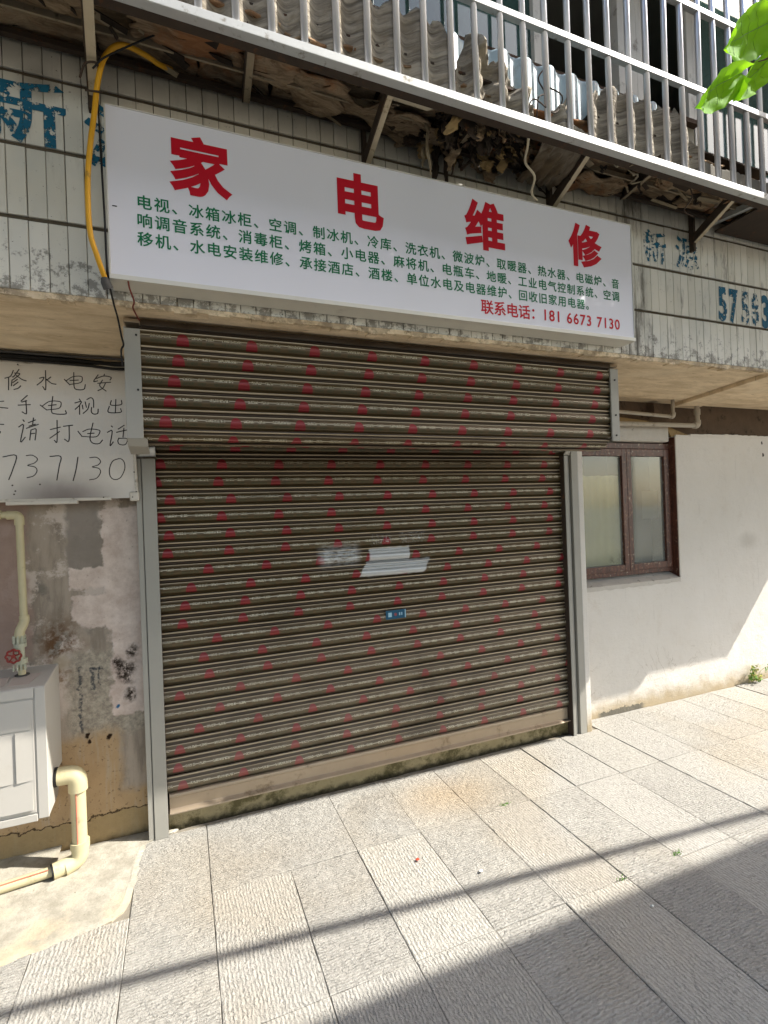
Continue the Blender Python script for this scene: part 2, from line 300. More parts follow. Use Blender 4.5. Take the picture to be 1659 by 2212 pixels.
# roller shutter slat
n = N('printed_shutter_slat', 0.42, 0.25, 0.5)
tc = n.new('ShaderNodeTexCoord'); q = n.new('ShaderNodeSeparateXYZ'); n.L(tc.outputs['Object'], q.inputs[0]); lx, ly, lz = q.outputs
off = n.attr('print_offset')
ux = n.M('SUBTRACT', n.M('FLOORED_MODULO', n.M('ADD', n.M('SUBTRACT', lx, off), 0.145), 0.29), 0.145)
kc = n.mix(n.noise(3, 4, 0.6), '#443622', '#5b4930')
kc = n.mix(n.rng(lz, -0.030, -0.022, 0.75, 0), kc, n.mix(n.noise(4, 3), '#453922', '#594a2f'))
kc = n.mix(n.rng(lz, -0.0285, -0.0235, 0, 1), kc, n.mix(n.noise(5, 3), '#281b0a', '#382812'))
kc = n.mix(n.rect(-50, 50, -0.0105, -0.003, 0.0015, lx, lz), kc, '#ab9b80')  # ridge highlights put into the colour as pale lines
kc = n.mix(n.rect(-50, 50, -0.0300, -0.0262, 0.0010, lx, lz), kc, '#a89a82')
# pale illegible print: two rows of small marks
cell = n.new('ShaderNodeTexNoise'); cell.noise_dimensions = '2D'
cb_ = n.new('ShaderNodeCombineXYZ'); n.L(n.M('MULTIPLY', lx, 150.0), cb_.inputs[0]); n.L(n.M('ADD', n.M('MULTIPLY', lz, 420.0), n.M('MULTIPLY', off, 97.0)), cb_.inputs[1]); n.L(cb_.outputs[0], cell.inputs['Vector']); cell.inputs['Scale'].default_value = 1.0; cell.inputs['Detail'].default_value = 2.0
away = n.rng(n.M('ABSOLUTE', ux), 0.028, 0.033)
word = n.M('MAXIMUM', n.rect(0.034, 0.078, -1, 1, 0.0015, ux, lz), n.rect(-0.128, -0.046, -1, 1, 0.0015, ux, lz)); word = n.M('MAXIMUM', word, n.rect(0.094, 0.128, -1, 1, 0.0015, ux, lz))
row1 = n.rect(-50, 50, -0.055, -0.043, 0.0015, lx, lz); row2 = n.rect(-50, 50, -0.074, -0.061, 0.0015, lx, lz)
mk = n.rng(cell.outputs[0], 0.46, 0.52)
kc = n.mix(n.M('MULTIPLY', n.M('MULTIPLY', n.M('MULTIPLY', row1, mk), n.M('MULTIPLY', word, n.rng(n.noise(2.2, 5, 0.7), 0.3, 0.65, 0.35, 1.0))), 0.95), kc, '#cfc7ad')
kc = n.mix(n.M('MULTIPLY', n.M('MULTIPLY', n.M('MULTIPLY', row2, mk), word), 0.75), kc, '#2f3b28')
kc = n.mix(n.M('MULTIPLY', n.rect(-50, 50, -0.05, -0.0465, 0.001, lx, lz), n.M('MULTIPLY', n.M('SUBTRACT', 1.0, word), 0.85)), kc, '#c4baa2')
# red dome with pale bars
dz = n.M('DIVIDE', n.M('SUBTRACT', lz, -0.081), 0.049); dx = n.M('DIVIDE', ux, 0.0255)
dd = n.M('ADD', n.M('POWER', n.M('ABSOLUTE', dx), 2.4), n.M('POWER', n.M('ABSOLUTE', dz), 2.2))
dome = n.M('MULTIPLY', n.rng(dd, 0.9, 1.08, 1, 0), n.rng(lz, -0.0820, -0.0800))
kc = n.mix(n.M('MULTIPLY', dome, n.rng(n.noise(9, 6, 0.75), 0.3, 0.62, 0.98, 0.88)), kc, n.mix(n.rect(-1, 1, -0.0535, -0.0515, 0.0008, ux, lz), '#80101f', '#95444a'))
# white paint blotches near the middle of the curtain
vx, vz = n.warp(0.03, 18, 5)
low = n.M('MULTIPLY', n.rng(n.y, -0.2, -0.1), 1.0)
pa = n.rect(0.985, 1.235, 1.245, 1.325, 0.006, vx, vz)
sl = n.M('ADD', vx, n.M('MULTIPLY', n.M('SUBTRACT', 1.24, n.z), 0.6)); pa = n.M('MAXIMUM', pa, n.rect(0.965, 1.37, 1.165, 1.25, 0.006, sl, vz))
pa = n.M('MAXIMUM', pa, n.M('MULTIPLY', n.rect(0.70, 0.92, 1.245, 1.345, 0.03, vx, vz), n.rng(n.noise(1, 6, 0.7, v=n.vec(25, 25, 120)), 0.36, 0.58)))
hd = n.M('MULTIPLY', n.rect(1.0, 1.12, 1.345, 1.40, 0.012, vx, vz), n.rng(n.noise(140, 3, 0.7), 0.56, 0.62)); pa = n.M('MAXIMUM', pa, hd)
hd = n.M('MULTIPLY', n.rect(1.18, 1.34, 1.345, 1.415, 0.012, vx, vz), n.rng(n.noise(150, 3, 0.7), 0.56, 0.62)); pa = n.M('MAXIMUM', pa, hd)
pa = n.M('MULTIPLY', n.M('MULTIPLY', pa, low), 0.92)
kc = n.mix(pa, kc, n.mix(n.noise(1, 5, 0.6, v=n.vec(14, 14, 220)), '#a9acac', '#cfd1cf'))
pale_low = n.rng(n.z, 0.1, 1.3, 0.38, 0.02); kc = n.mix(n.M('MULTIPLY', pale_low, n.noise(4, 5, 0.6)), kc, '#a59a86')  # curtain paler towards the bottom
sc_ = n.noise(1, 7, 0.8, v=n.vec(9, 9, 55)); kc = n.mix(n.rng(sc_, 0.64, 0.72, 0, 0.3), kc, '#8f8672')
kc = n.mix(n.rng(n.noise(1.3, 6, 0.7), 0.5, 0.72, 0, 0.4), kc, '#241d12')
M['slat'] = n.out(kc, rough=n.mix(n.noise(8, 5), (.26, .26, .26), (.48, .48, .48)))

# brown window
n = N('peeling_brown_paint', 0.42, 0, 0.5)
gr = n.noise(1, 6, 0.7, v=n.vec(50, 50, 6))
kc = n.mix(n.rng(gr, 0.35, 0.65), '#3c231b', '#5c3628')
kc = n.mix(n.rng(n.noise(45, 7, 0.78), 0.55, 0.64, 0, 0.8), kc, '#8f6a52')
kc = n.mix(n.rng(n.noise(25, 5, 0.7), 0.60, 0.66, 0, 0.7), kc, '#a59682')
M['brown_wood'] = n.out(kc, n.bump(gr, 0.4, 0.003))
def glass(name, tint, rough, alpha_noise=None, body=0.5, dirtc='#8e9084'):
    n = N(name, rough, 0, 0.6); n.t.nodes.remove(n.b)
    o = [x for x in n.t.nodes if x.type == 'OUTPUT_MATERIAL'][0]
    gl = n.new('ShaderNodeBsdfGlossy'); gl.inputs['Roughness'].default_value = rough; gl.inputs['Color'].default_value = (0.9, 0.92, 0.9, 1)
    tr = n.new('ShaderNodeBsdfTransparent'); tr.inputs['Color'].default_value = S(tint)
    df = n.new('ShaderNodeBsdfDiffuse'); n.L(n.mix(n.noise(12, 6, 0.7), dirtc, tint), df.inputs['Color'])
    m1 = n.new('ShaderNodeMixShader'); n.L(n.rng(n.noise(2.5, 2, 0.5), 0.3, 0.75, body * 0.6, body), m1.inputs[0]); n.L(tr.outputs[0], m1.inputs[1]); n.L(df.outputs[0], m1.inputs[2])
    fr = n.new('ShaderNodeFresnel'); fr.inputs[0].default_value = 1.6
    m2 = n.new('ShaderNodeMixShader'); bf = n.new('ShaderNodeNewGeometry').outputs['Backfacing']; n.L(n.M('MULTIPLY', fr.outputs[0], n.M('SUBTRACT', 1.0, bf)), m2.inputs[0]); n.L(m1.outputs[0], m2.inputs[1]); n.L(gl.outputs[0], m2.inputs[2]); n.L(m2.outputs[0], o.inputs[0])
    return n.m
M['dusty_glass'] = glass('dusty_window_glass', '#e4e7e0', 0.05, body=0.22, dirtc='#b4b6ab')
M['green_glass'] = glass('green_tinted_glass', '#5f8f86', 0.03, body=0.35, dirtc='#6f8f88')
M['curtain'] = simple('cream_paper_curtain', '#dcd4b0', 0.9, var=0.1, scale=12, dirt='#8f8760')
M['grey_panel'] = simple('grey_board', '#6a665c', 0.9, var=0.15, scale=6)
M['alu_frame'] = simple('white_aluminium_frame', '#c2c0b6', 0.5, 0.1, 0.4, var=0.07, scale=10, dirt='#7d766a')

# corrugated weathered sheet
n = N('weathered_corrugated_sheet', 0.9, 0, 0.15)
wr = n.noise(1, 7, 0.65, v=n.vec(6, 6, 45), dist=0.6)
kc = n.mix(n.rng(wr, 0.32, 0.68), '#6a6358', '#aca494')
kc = n.mix(n.rng(n.noise(5, 6, 0.7), 0.52, 0.68, 0, 0.7), kc, '#857a66')
kc = n.mix(n.rng(n.M('ADD', n.z, n.M('MULTIPLY', n.noise(9, 5), 0.12)), 3.06, 3.15, 0.8, 0), kc, '#4a3a26')
kc = n.mix(n.rng(n.noise(30, 7, 0.75), 0.64, 0.70), kc, '#3e382f')
M['corrugated'] = n.out(kc, n.bump(wr, 1.0, 0.012))
M['poly_sheet'] = simple('pale_plastic_sheet', '#9aadb3', 0.4, 0, 0.5, var=0.14, scale=6, dirt='#7f8a86')
n = N('rotten_soffit_board', 0.95, 0, 0.1)
wr = n.noise(1, 8, 0.72, v=n.vec(4, 22, 22), dist=1.0)
kc = n.mix(n.rng(wr, 0.3, 0.7), '#64523f', '#b39d80')
kc = n.mix(n.rng(n.noise(3.3, 6, 0.65), 0.48, 0.62, 0, 0.85), kc, n.mix(wr, '#744a30', '#b07c52'))
kc = n.mix(n.rng(n.noise(7, 7, 0.7), 0.58, 0.66, 0, 0.9), kc, '#a39279')
kc = n.mix(n.rng(n.noise(1, 7, 0.75, v=n.vec(5, 40, 40)), 0.60, 0.66), kc, '#1f1812')
M['rotten'] = n.out(kc, n.bump(wr, 1.0, 0.02))
M['tar'] = simple('shredded_tar_paper', '#2c241c', 0.9, var=0.5, scale=18, dirt='#6b5640', bumpd=0.01)
M['pale_board'] = simple('pale_bare_board', '#b5ab93', 0.85, var=0.1, scale=8, dirt='#7a6c52')
M['red_brown'] = simple('slab_edge_brown', '#4f4035', 0.95, var=0.3, scale=16, dirt='#2c231b', bumpd=0.01)
M['upper_wall'] = simple('upper_wall_plaster', '#8d8879', 0.9, var=0.15, scale=5, dirt='#5e5849')
n = N('leaf_green', 0.7, 0, 0.15)
kc = n.mix(n.noise(14, 4), '#5a9414', '#7db822'); kc = n.mix(n.rng(n.noise(60, 4), 0.66, 0.72, 0, 0.5), kc, '#3b6a12')
n.L(kc, n.b.inputs['Base Color'])
o = [x for x in n.t.nodes if x.type == 'OUTPUT_MATERIAL'][0]
tl = n.new('ShaderNodeBsdfTranslucent'); n.L(n.mix(n.noise(10, 3), '#8cc814', '#a9dc2e'), tl.inputs[0])
ms = n.new('ShaderNodeMixShader'); ms.inputs[0].default_value = 0.5; n.L(n.b.outputs[0], ms.inputs[1]); n.L(tl.outputs[0], ms.inputs[2]); n.L(ms.outputs[0], o.inputs[0])
n.L(n.bump(n.noise(80, 3), 0.4, 0.002), n.b.inputs['Normal'])
M['leaf'] = n.m
M['vein'] = simple('leaf_vein', '#5d8a1e', 0.5)
M['twig'] = simple('twig_bark', '#4b3d28', 0.9)
M['dry_leaf'] = simple('dry_weed_leaf', '#9c9a4e', 0.8, var=0.3, scale=30)
M['weed'] = simple('weed_leaf', '#5d8a2e', 0.7, var=0.2)
n = N('threshold_concrete', 0.95, 0, 0.1)
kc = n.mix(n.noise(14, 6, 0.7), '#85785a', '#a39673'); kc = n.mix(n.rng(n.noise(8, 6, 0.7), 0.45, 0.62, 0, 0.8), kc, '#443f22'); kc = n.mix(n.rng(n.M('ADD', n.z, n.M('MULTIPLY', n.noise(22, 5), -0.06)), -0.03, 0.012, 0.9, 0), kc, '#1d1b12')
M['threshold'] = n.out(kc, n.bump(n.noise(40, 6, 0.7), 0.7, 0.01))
M['sticker_blue'] = simple('sticker_blue', '#1c4f68', 0.4, var=0.08)
M['sticker_pale'] = simple('sticker_print', '#8fb4c4', 0.4)
M['sticker_red'] = simple('sticker_red_dot', '#8a4a52', 0.4)
M['opp_wall'] = simple('opposite_house_render', '#a79f90', 0.9, var=0.12, scale=1.5, dirt='#7d7566')
M['opp_glass'] = simple('opposite_window_glass', '#20262a', 0.1, 0, 0.6, var=0.1)
M['litter_red'] = simple('red_scrap', '#c2452c', 0.6); M['litter_white'] = simple('white_scrap', '#d8d8d2', 0.6)
M['screw'] = simple('screw_head_dark', '#2a2826', 0.5, 0.5)

HAND=[[(-0.661,2.207),(-0.672,2.181),(-0.693,2.171)],[(-0.679,2.176),(-0.681,2.121)],[(-0.667,2.164),(-0.67,2.139)],[(-0.64,2.213),(-0.659,2.182),(-0.666,2.178)],[(-0.657,2.196),(-0.638,2.194),(-0.655,2.174),(-0.667,2.164)],[(-0.651,2.186),(-0.631,2.17),(-0.615,2.164)],[(-0.647,2.169),(-0.664,2.154)],[(-0.645,2.157),(-0.663,2.14)],[(-0.636,2.141),(-0.646,2.13),(-0.661,2.124)],[(-0.541,2.215),(-0.543,2.132),(-0.554,2.143)],[(-0.565,2.179),(-0.548,2.184),(-0.556,2.167),(-0.575,2.148)],[(-0.522,2.187),(-0.538,2.172)],[(-0.539,2.176),(-0.52,2.159),(-0.503,2.156)],[(-0.47,2.18),(-0.449,2.156)],[(-0.464,2.173),(-0.438,2.193),(-0.406,2.198),(-0.399,2.188),(-0.407,2.169),(-0.449,2.158)],[(-0.448,2.176),(-0.415,2.18)],[(-0.432,2.213),(-0.433,2.153),(-0.424,2.137),(-0.395,2.139),(-0.388,2.161)],[(-0.335,2.209),(-0.354,2.178),(-0.338,2.181)],[(-0.342,2.192),(-0.312,2.205),(-0.283,2.201),(-0.287,2.188)],[(-0.309,2.214),(-0.312,2.205)],[(-0.338,2.17),(-0.285,2.178)],[(-0.318,2.186),(-0.33,2.159),(-0.305,2.136)],[(-0.307,2.171),(-0.318,2.149),(-0.338,2.136)],[(-0.713,2.069),(-0.7,2.071)],[(-0.714,2.043),(-0.686,2.041)],[(-0.613,2.1),(-0.637,2.074)],[(-0.634,2.07),(-0.616,2.077)],[(-0.648,2.056),(-0.603,2.06)],[(-0.619,2.077),(-0.618,2.024),(-0.624,2.02),(-0.634,2.027)],[(-0.566,2.06),(-0.542,2.039)],[(-0.557,2.057),(-0.529,2.078),(-0.492,2.079),(-0.486,2.067),(-0.496,2.048),(-0.542,2.039)],[(-0.535,2.059),(-0.505,2.064)],[(-0.517,2.1),(-0.524,2.037),(-0.512,2.023),(-0.47,2.024),(-0.47,2.039)],[(-0.414,2.094),(-0.41,2.087)],[(-0.432,2.075),(-0.407,2.083),(-0.414,2.066),(-0.432,2.046)],[(-0.414,2.066),(-0.415,2.024)],[(-0.403,2.067),(-0.401,2.049)],[(-0.391,2.082),(-0.387,2.057)],[(-0.384,2.093),(-0.368,2.102),(-0.358,2.091),(-0.358,2.058)],[(-0.375,2.076),(-0.382,2.049),(-0.401,2.029)],[(-0.366,2.058),(-0.368,2.039),(-0.36,2.028),(-0.343,2.031),(-0.34,2.051)],[(-0.266,2.099),(-0.27,2.037)],[(-0.285,2.093),(-0.287,2.072),(-0.245,2.076),(-0.243,2.096)],[(-0.294,2.066),(-0.298,2.038),(-0.248,2.04),(-0.248,2.057)],[(-0.716,1.97),(-0.703,1.97)],[(-0.716,1.939),(-0.717,1.932)],[(-0.632,1.992),(-0.628,1.985)],[(-0.649,1.96),(-0.631,1.969),(-0.644,1.896),(-0.626,1.916)],[(-0.613,1.98),(-0.586,1.993)],[(-0.621,1.955),(-0.575,1.974)],[(-0.593,2.002),(-0.597,1.972)],[(-0.611,1.965),(-0.587,1.974)],[(-0.604,1.948),(-0.61,1.904)],[(-0.604,1.948),(-0.587,1.954),(-0.585,1.942),(-0.59,1.904)],[(-0.606,1.931),(-0.591,1.934)],[(-0.531,1.952),(-0.492,1.964)],[(-0.504,1.994),(-0.507,1.9),(-0.517,1.904)],[(-0.534,1.913),(-0.496,1.944)],[(-0.48,1.968),(-0.444,1.974)],[(-0.458,1.97),(-0.461,1.903),(-0.478,1.91)],[(-0.424,1.947),(-0.409,1.924)],[(-0.405,1.946),(-0.379,1.958),(-0.342,1.955),(-0.337,1.944),(-0.354,1.923),(-0.409,1.924)],[(-0.386,1.937),(-0.36,1.94)],[(-0.363,1.986),(-0.377,1.921),(-0.368,1.895),(-0.342,1.892),(-0.327,1.909)],[(-0.289,1.975),(-0.284,1.97)],[(-0.306,1.945),(-0.286,1.951),(-0.297,1.885),(-0.283,1.901)],[(-0.235,1.98),(-0.261,1.961)],[(-0.268,1.946),(-0.224,1.958)],[(-0.237,1.965),(-0.242,1.924)],[(-0.259,1.92),(-0.264,1.905),(-0.257,1.89),(-0.233,1.89),(-0.225,1.917),(-0.259,1.918)],[(-0.71,1.829),(-0.662,1.835),(-0.676,1.775),(-0.692,1.73)],[(-0.625,1.835),(-0.603,1.837),(-0.584,1.821),(-0.595,1.803),(-0.621,1.792),(-0.595,1.785),(-0.587,1.768),(-0.6,1.746),(-0.625,1.738)],[(-0.536,1.832),(-0.495,1.832),(-0.502,1.789),(-0.513,1.726)],[(-0.428,1.829),(-0.437,1.774),(-0.45,1.723)],[(-0.381,1.827),(-0.354,1.829),(-0.338,1.811),(-0.349,1.794),(-0.372,1.785),(-0.346,1.778),(-0.34,1.759),(-0.357,1.733),(-0.385,1.726)],[(-0.262,1.824),(-0.289,1.811),(-0.303,1.774),(-0.3,1.74),(-0.282,1.726),(-0.258,1.736),(-0.24,1.774),(-0.241,1.807),(-0.255,1.823),(-0.275,1.82)]]
# ------------------------------------------------------------------ mesh helpers
W = {}
def tag(o, label=None, cat=None, group=None, kind=None):
    if label: o['label'] = label
    if cat: o['category'] = cat
    if group: o['group'] = group
    if kind: o['kind'] = kind
    return o
def thing(name, label, cat, loc, group=None):
    o = bpy.data.objects.new(name, None); col.objects.link(o); o.location = loc; o.empty_display_size = 0.1
    W[o.name] = Vector(loc); return tag(o, label, cat, group)
def place(o, world, parent=None):
    world = Vector(world)
    if parent is not None:
        o.parent = parent; o.location = world - W[parent.name]
    else: o.location = world
    W[o.name] = world
class MB:
    def __init__(s): s.v = []; s.f = []; s.sm = False
    def add(s, vs, fs):
        b = len(s.v); s.v += [tuple(p) for p in vs]; s.f += [tuple(b + i for i in f) for f in fs]; return s
    def box(s, x0, x1, y0, y1, z0, z1):
        return s.add([(x0, y0, z0), (x1, y0, z0), (x1, y1, z0), (x0, y1, z0), (x0, y0, z1), (x1, y0, z1), (x1, y1, z1), (x0, y1, z1)],
                     [(0, 3, 2, 1), (4, 5, 6, 7), (0, 1, 5, 4), (1, 2, 6, 5), (2, 3, 7, 6), (3, 0, 4, 7)])
    def bar(s, p0, p1, wd, ht, up=(0, 0, 1)):
        p0 = Vector(p0); p1 = Vector(p1); d = (p1 - p0).normalized(); u = Vector(up); sd_ = d.cross(u).normalized(); u = sd_.cross(d).normalized()
        vs = []
        for p in (p0, p1):
            for a, b in ((-1, -1), (1, -1), (1, 1), (-1, 1)): vs.append(p + sd_ * (a * wd / 2) + u * (b * ht / 2))
        return s.add(vs, [(3, 2, 1, 0), (4, 5, 6, 7), (0, 1, 5, 4), (1, 2, 6, 5), (2, 3, 7, 6), (3, 0, 4, 7)])
    def tube(s, pts, r, n=10, caps=True):
        pts = [Vector(p) for p in pts]; k = len(pts); rings = []; ref = Vector((0, 0, 1))
        d0 = (pts[1] - pts[0]).normalized()
        if abs(d0.dot(ref)) > 0.9: ref = Vector((1, 0, 0))
        a = d0.cross(ref).normalized()
        for i, p in enumerate(pts):
            d = (pts[min(i + 1, k - 1)] - pts[max(i - 1, 0)]).normalized()
            a = (a - d * a.dot(d)).normalized(); b = d.cross(a); rr = r[i] if isinstance(r, (list, tuple)) else r
            rings.append([p + (a * math.cos(t) + b * math.sin(t)) * rr for t in [2 * math.pi * j / n for j in range(n)]])
        vs = [q for g in rings for q in g]; fs = []
        for i in range(k - 1):
            for j in range(n): fs.append((i * n + j, i * n + (j + 1) % n, (i + 1) * n + (j + 1) % n, (i + 1) * n + j))
        if caps: fs += [tuple(range(n - 1, -1, -1)), tuple((k - 1) * n + j for j in range(n))]
        s.sm = True; return s.add(vs, fs)
    def grid(s, fn, nu, nv):
        vs = [fn(i / nu, j / nv) for j in range(nv + 1) for i in range(nu + 1)]
        fs = [(j * (nu + 1) + i, j * (nu + 1) + i + 1, (j + 1) * (nu + 1) + i + 1, (j + 1) * (nu + 1) + i) for j in range(nv) for i in range(nu)]
        return s.add(vs, fs)
    def prism(s, poly, axis, a0, a1):   # poly of 2D points; axis 'x','y' or 'z'
        def P(u, v, t): return {'x': (t, u, v), 'y': (u, t, v), 'z': (u, v, t)}[axis]
        n = len(poly); vs = [P(u, v, a0) for u, v in poly] + [P(u, v, a1) for u, v in poly]
        fs = [tuple(range(n - 1, -1, -1)), tuple(range(n, 2 * n))] + [(i, (i + 1) % n, n + (i + 1) % n, n + i) for i in range(n)]
        return s.add(vs, fs)
    def mesh(s, name, origin=(0, 0, 0), smooth=None):
        me = bpy.data.meshes.new(name); o = Vector(origin)
        me.from_pydata([tuple(Vector(p) - o) for p in s.v], [], s.f)
        import bmesh
        bm = bmesh.new(); bm.from_mesh(me); bmesh.ops.recalc_face_normals(bm, faces=bm.faces); bm.to_mesh(me); bm.free()
        if smooth if smooth is not None else s.sm:
            me.polygons.foreach_set('use_smooth', [True] * len(me.polygons))
        return me
    def build(s, name, mat, parent=None, bevel=0.0, smooth=None, origin=None, solid=0.0, seg=2):
        if origin is None:
            lo = [min(p[i] for p in s.v) for i in range(3)]; hi = [max(p[i] for p in s.v) for i in range(3)]
            origin = ((lo[0] + hi[0]) / 2, (lo[1] + hi[1]) / 2, lo[2])
        me = s.mesh(name, origin, smooth); me.materials.append(mat)
        o = bpy.data.objects.new(name, me); col.objects.link(o); place(o, origin, parent)
        if solid: q = o.modifiers.new('thick', 'SOLIDIFY'); q.thickness = solid; q.offset = 0
        if bevel: q = o.modifiers.new('edge', 'BEVEL'); q.width = bevel; q.segments = seg; q.limit_method = 'ANGLE'; q.angle_limit = R(40)
        if (smooth if smooth is not None else s.sm): 
            try: me.set_sharp_from_angle(angle=R(50))
            except Exception: pass
        return o
def copy_of(o, name, world, parent=None):
    c = o.copy(); c.name = name; col.objects.link(c); place(c, world, parent); return c
def bx(name, mat, x0, x1, y0, y1, z0, z1, parent=None, bevel=0.0):
    return MB().box(x0, x1, y0, y1, z0, z1).build(name, mat, parent, bevel)
def nz(x, y, z=0.0): return mnoise.noise(Vector((x, y, z)))
def catmull(pts, k=6):
    pts = [Vector(p) for p in pts]; P = [pts[0] * 2 - pts[1]] + pts + [pts[-1] * 2 - pts[-2]]; o = []
    for i in range(1, len(P) - 2):
        for j in range(k):
            t = j / k; a, b, c, d = P[i-1], P[i], P[i+1], P[i+2]
            o.append(0.5 * ((2 * b) + (c - a) * t + (2 * a - 5 * b + 4 * c - d) * t * t + (3 * b - a - 3 * c + d) * t ** 3))
    o.append(pts[-1]); return o

# text glyphs from Blender's own font, flat in the wall plane
GL = {}
def glyph(ch, bold):
    key = (ch, bold)
    if key not in GL:
        c = bpy.data.curves.new('t', 'FONT'); c.body = ch; c.size = 1; c.bevel_depth = bold; c.bevel_resolution = 0; c.resolution_u = 3
        o = bpy.data.objects.new('t', c); col.objects.link(o)
        dg = bpy.context.evaluated_depsgraph_get(); me = bpy.data.meshes.new_from_object(o.evaluated_get(dg))
        GL[key] = ([(v.co.x, v.co.y, v.co.z) for v in me.vertices], [tuple(p.vertices) for p in me.polygons])
        bpy.data.objects.remove(o); bpy.data.curves.remove(c); bpy.data.meshes.remove(me)
    return GL[key]
def put(mb, ch, x, z, em, y, bold, wx=1.0, slant=0.0):   # x = left of the em box, z = baseline
    vs, fs = glyph(ch, bold); mb.add([(x + a * em * wx + b * em * slant, y - c * em * 0.02, z + b * em) for a, b, c in vs], fs)
def fit(mb, ch, x0, x1, z0, z1, y, bold):
    vs, fs = glyph(ch, bold); xs = [q[0] for q in vs]; ys = [q[1] for q in vs]
    mb.add([(x0 + (a - min(xs)) / (max(xs) - min(xs)) * (x1 - x0), y - c * 0.006, z0 + (b - min(ys)) / (max(ys) - min(ys)) * (z1 - z0)) for a, b, c in vs], fs)

# ------------------------------------------------------------------ ground
g = MB().box(-160, 160, -160, 160, -0.4, -0.006).build('ground', M['joint_sand']); tag(g, kind='structure')
pav = thing('pavement', None, None, (0, 0, 0)); tag(pav, 'pale chiselled stone paving in long staggered columns', None, None, 'structure')
cols = [-2.41, -2.10, -1.79, -1.48, -1.17, -0.865, -0.553, -0.240, 0.062, 0.385, 0.688, 1.005, 1.322, 1.640, 1.945, 2.265, 2.580, 2.900, 3.212, 3.535, 3.85, 4.17, 4.49, 4.81, 5.13, 5.45, 5.77, 6.09, 6.41, 6.73, 7.05, 7.37]
rows = [0.02, -0.477, -1.102, -1.725, -2.35, -2.97, -3.60, -4.25]
chis = {0: [0,0,0,0,0,0,0,0,0,0,0,0,0,1,1,0,1,0,1,0,1,0,1,0,1,0,1,0,1,0,1]}
def stone(x0, x1, y0, y1, c):
    gp = 0.0009; h = random.uniform(-0.0022, 0.0014); ch = 0.0022
    tx = random.uniform(-0.003, 0.003); ty = random.uniform(-0.003, 0.003)
    x0 += gp; x1 -= gp; y0 += gp; y1 -= gp
    mb = MB(); j = lambda: random.choice((0, 0, 0, 0, 1, 2.2)) * random.uniform(-0.0012, 0.0012)
    nx_, ny_ = 7, 14
    ring = []
    for i in range(nx_): ring.append((x0 + (x1 - x0) * i / nx_ + j(), y0 + j()))
    for i in range(ny_): ring.append((x1 + j(), y0 + (y1 - y0) * i / ny_ + j()))
    for i in range(nx_): ring.append((x1 - (x1 - x0) * i / nx_ + j(), y1 + j()))
    for i in range(ny_): ring.append((x0 + j(), y1 - (y1 - y0) * i / ny_ + j()))
    mxx, myy = (x0 + x1) / 2, (y0 + y1) / 2; n_ = len(ring)
    Z = lambda x, y: h + tx * (x - mxx) / 0.3 + ty * (y - myy) / 0.6
    vs = [(x, y, -0.03) for x, y in ring] + [(x, y, Z(x, y) - ch) for x, y in ring]
    ins = [(mxx + (x - mxx) * (1 - 2 * ch / (x1 - x0)), myy + (y - myy) * (1 - 2 * ch / (y1 - y0))) for x, y in ring]
    vs += [(x, y, Z(x, y)) for x, y in ins]
    fs = [(i, (i + 1) % n_, n_ + (i + 1) % n_, n_ + i) for i in range(n_)] + [(n_ + i, n_ + (i + 1) % n_, 2 * n_ + (i + 1) % n_, 2 * n_ + i) for i in range(n_)] + [tuple(range(2 * n_, 3 * n_))]
    o = mb.add(vs, fs).build('paving_stone', M['stone'], pav); o['chisel'] = float(c)
for r in range(len(rows) - 1):
    i = 0
    while i < len(cols) - 1:
        x0, x1 = cols[i], cols[i + 1]; y1, y0 = rows[r], rows[r + 1]
        if r == 0:
            if x1 <= -0.23: i += 1; continue
            if x0 >= 2.5: y1 = 0.148
            if i == 8: x1 = cols[i + 2]
            c = chis[0][i]
            stone(x0, x1, y0, y1, c)
            if i == 8: i += 1
        else:
            c = (i + 1) % 2 if r in (1, 2) else (i + r) % 2
            if r == 2 and i == 9: c = 1
            stone(x0, x1, y0, y1, c)
        i += 1
# mortar patch in front of the left wall
poly = [(-2.4, 0.10), (-0.215, 0.10), (-0.205, -0.02), (-0.222, -0.10), (-0.235, -0.2), (-0.232, -0.3), (-0.25, -0.40), (-0.29, -0.455), (-0.36, -0.485), (-0.45, -0.50), (-0.55, -0.515), (-0.66, -0.54), (-0.8, -0.545), (-1.0, -0.56), (-1.4, -0.55), (-1.9, -0.55), (-2.4, -0.56)]
_d = catmull([(x, y, 0) for x, y in poly], 7); poly = [(v.x + (0.012 * nz(v.x * 14, v.y * 14) + 0.006 * nz(v.x * 50, v.y * 50)) * (v.y < 0.05), v.y + (0.014 * nz(v.x * 12 + 5, v.y * 12) + 0.006 * nz(v.x * 47, v.y * 50)) * (v.y < 0.05)) for v in _d[:-1]]
mb = MB(); n_ = len(poly); cxp, cyp = -1.0, -0.22
vs = [(x, y, -0.01) for x, y in poly] + [(x + 0.004 * nz(x * 30, y * 30), y, 0.0005) for x, y in poly] + [(x + (cxp - x) * 0.03, y + (cyp - y) * 0.06, 0.0055 + 0.001 * nz(x * 20, y * 20)) for x, y in poly]
fs = [(i, (i + 1) % n_, n_ + (i + 1) % n_, n_ + i) for i in range(n_)] + [(n_ + i, n_ + (i + 1) % n_, 2 * n_ + (i + 1) % n_, 2 * n_ + i) for i in range(n_)] + [tuple(range(2 * n_, 3 * n_))]
o = mb.add(vs, fs).build('mortar_patch', M['mortar'], None); tag(o, kind='structure')
mb = MB(); mb.grid(lambda u, v: (-2.4 + 1.83 * u, 0.092 - 0.17 * v, 0.012 + 0.022 * (1 - v) + 0.005 * nz(u * 20, v * 3)), 40, 4)
o = mb.build('mortar_fillet', M['mortar'], None, smooth=True); tag(o, kind='structure')

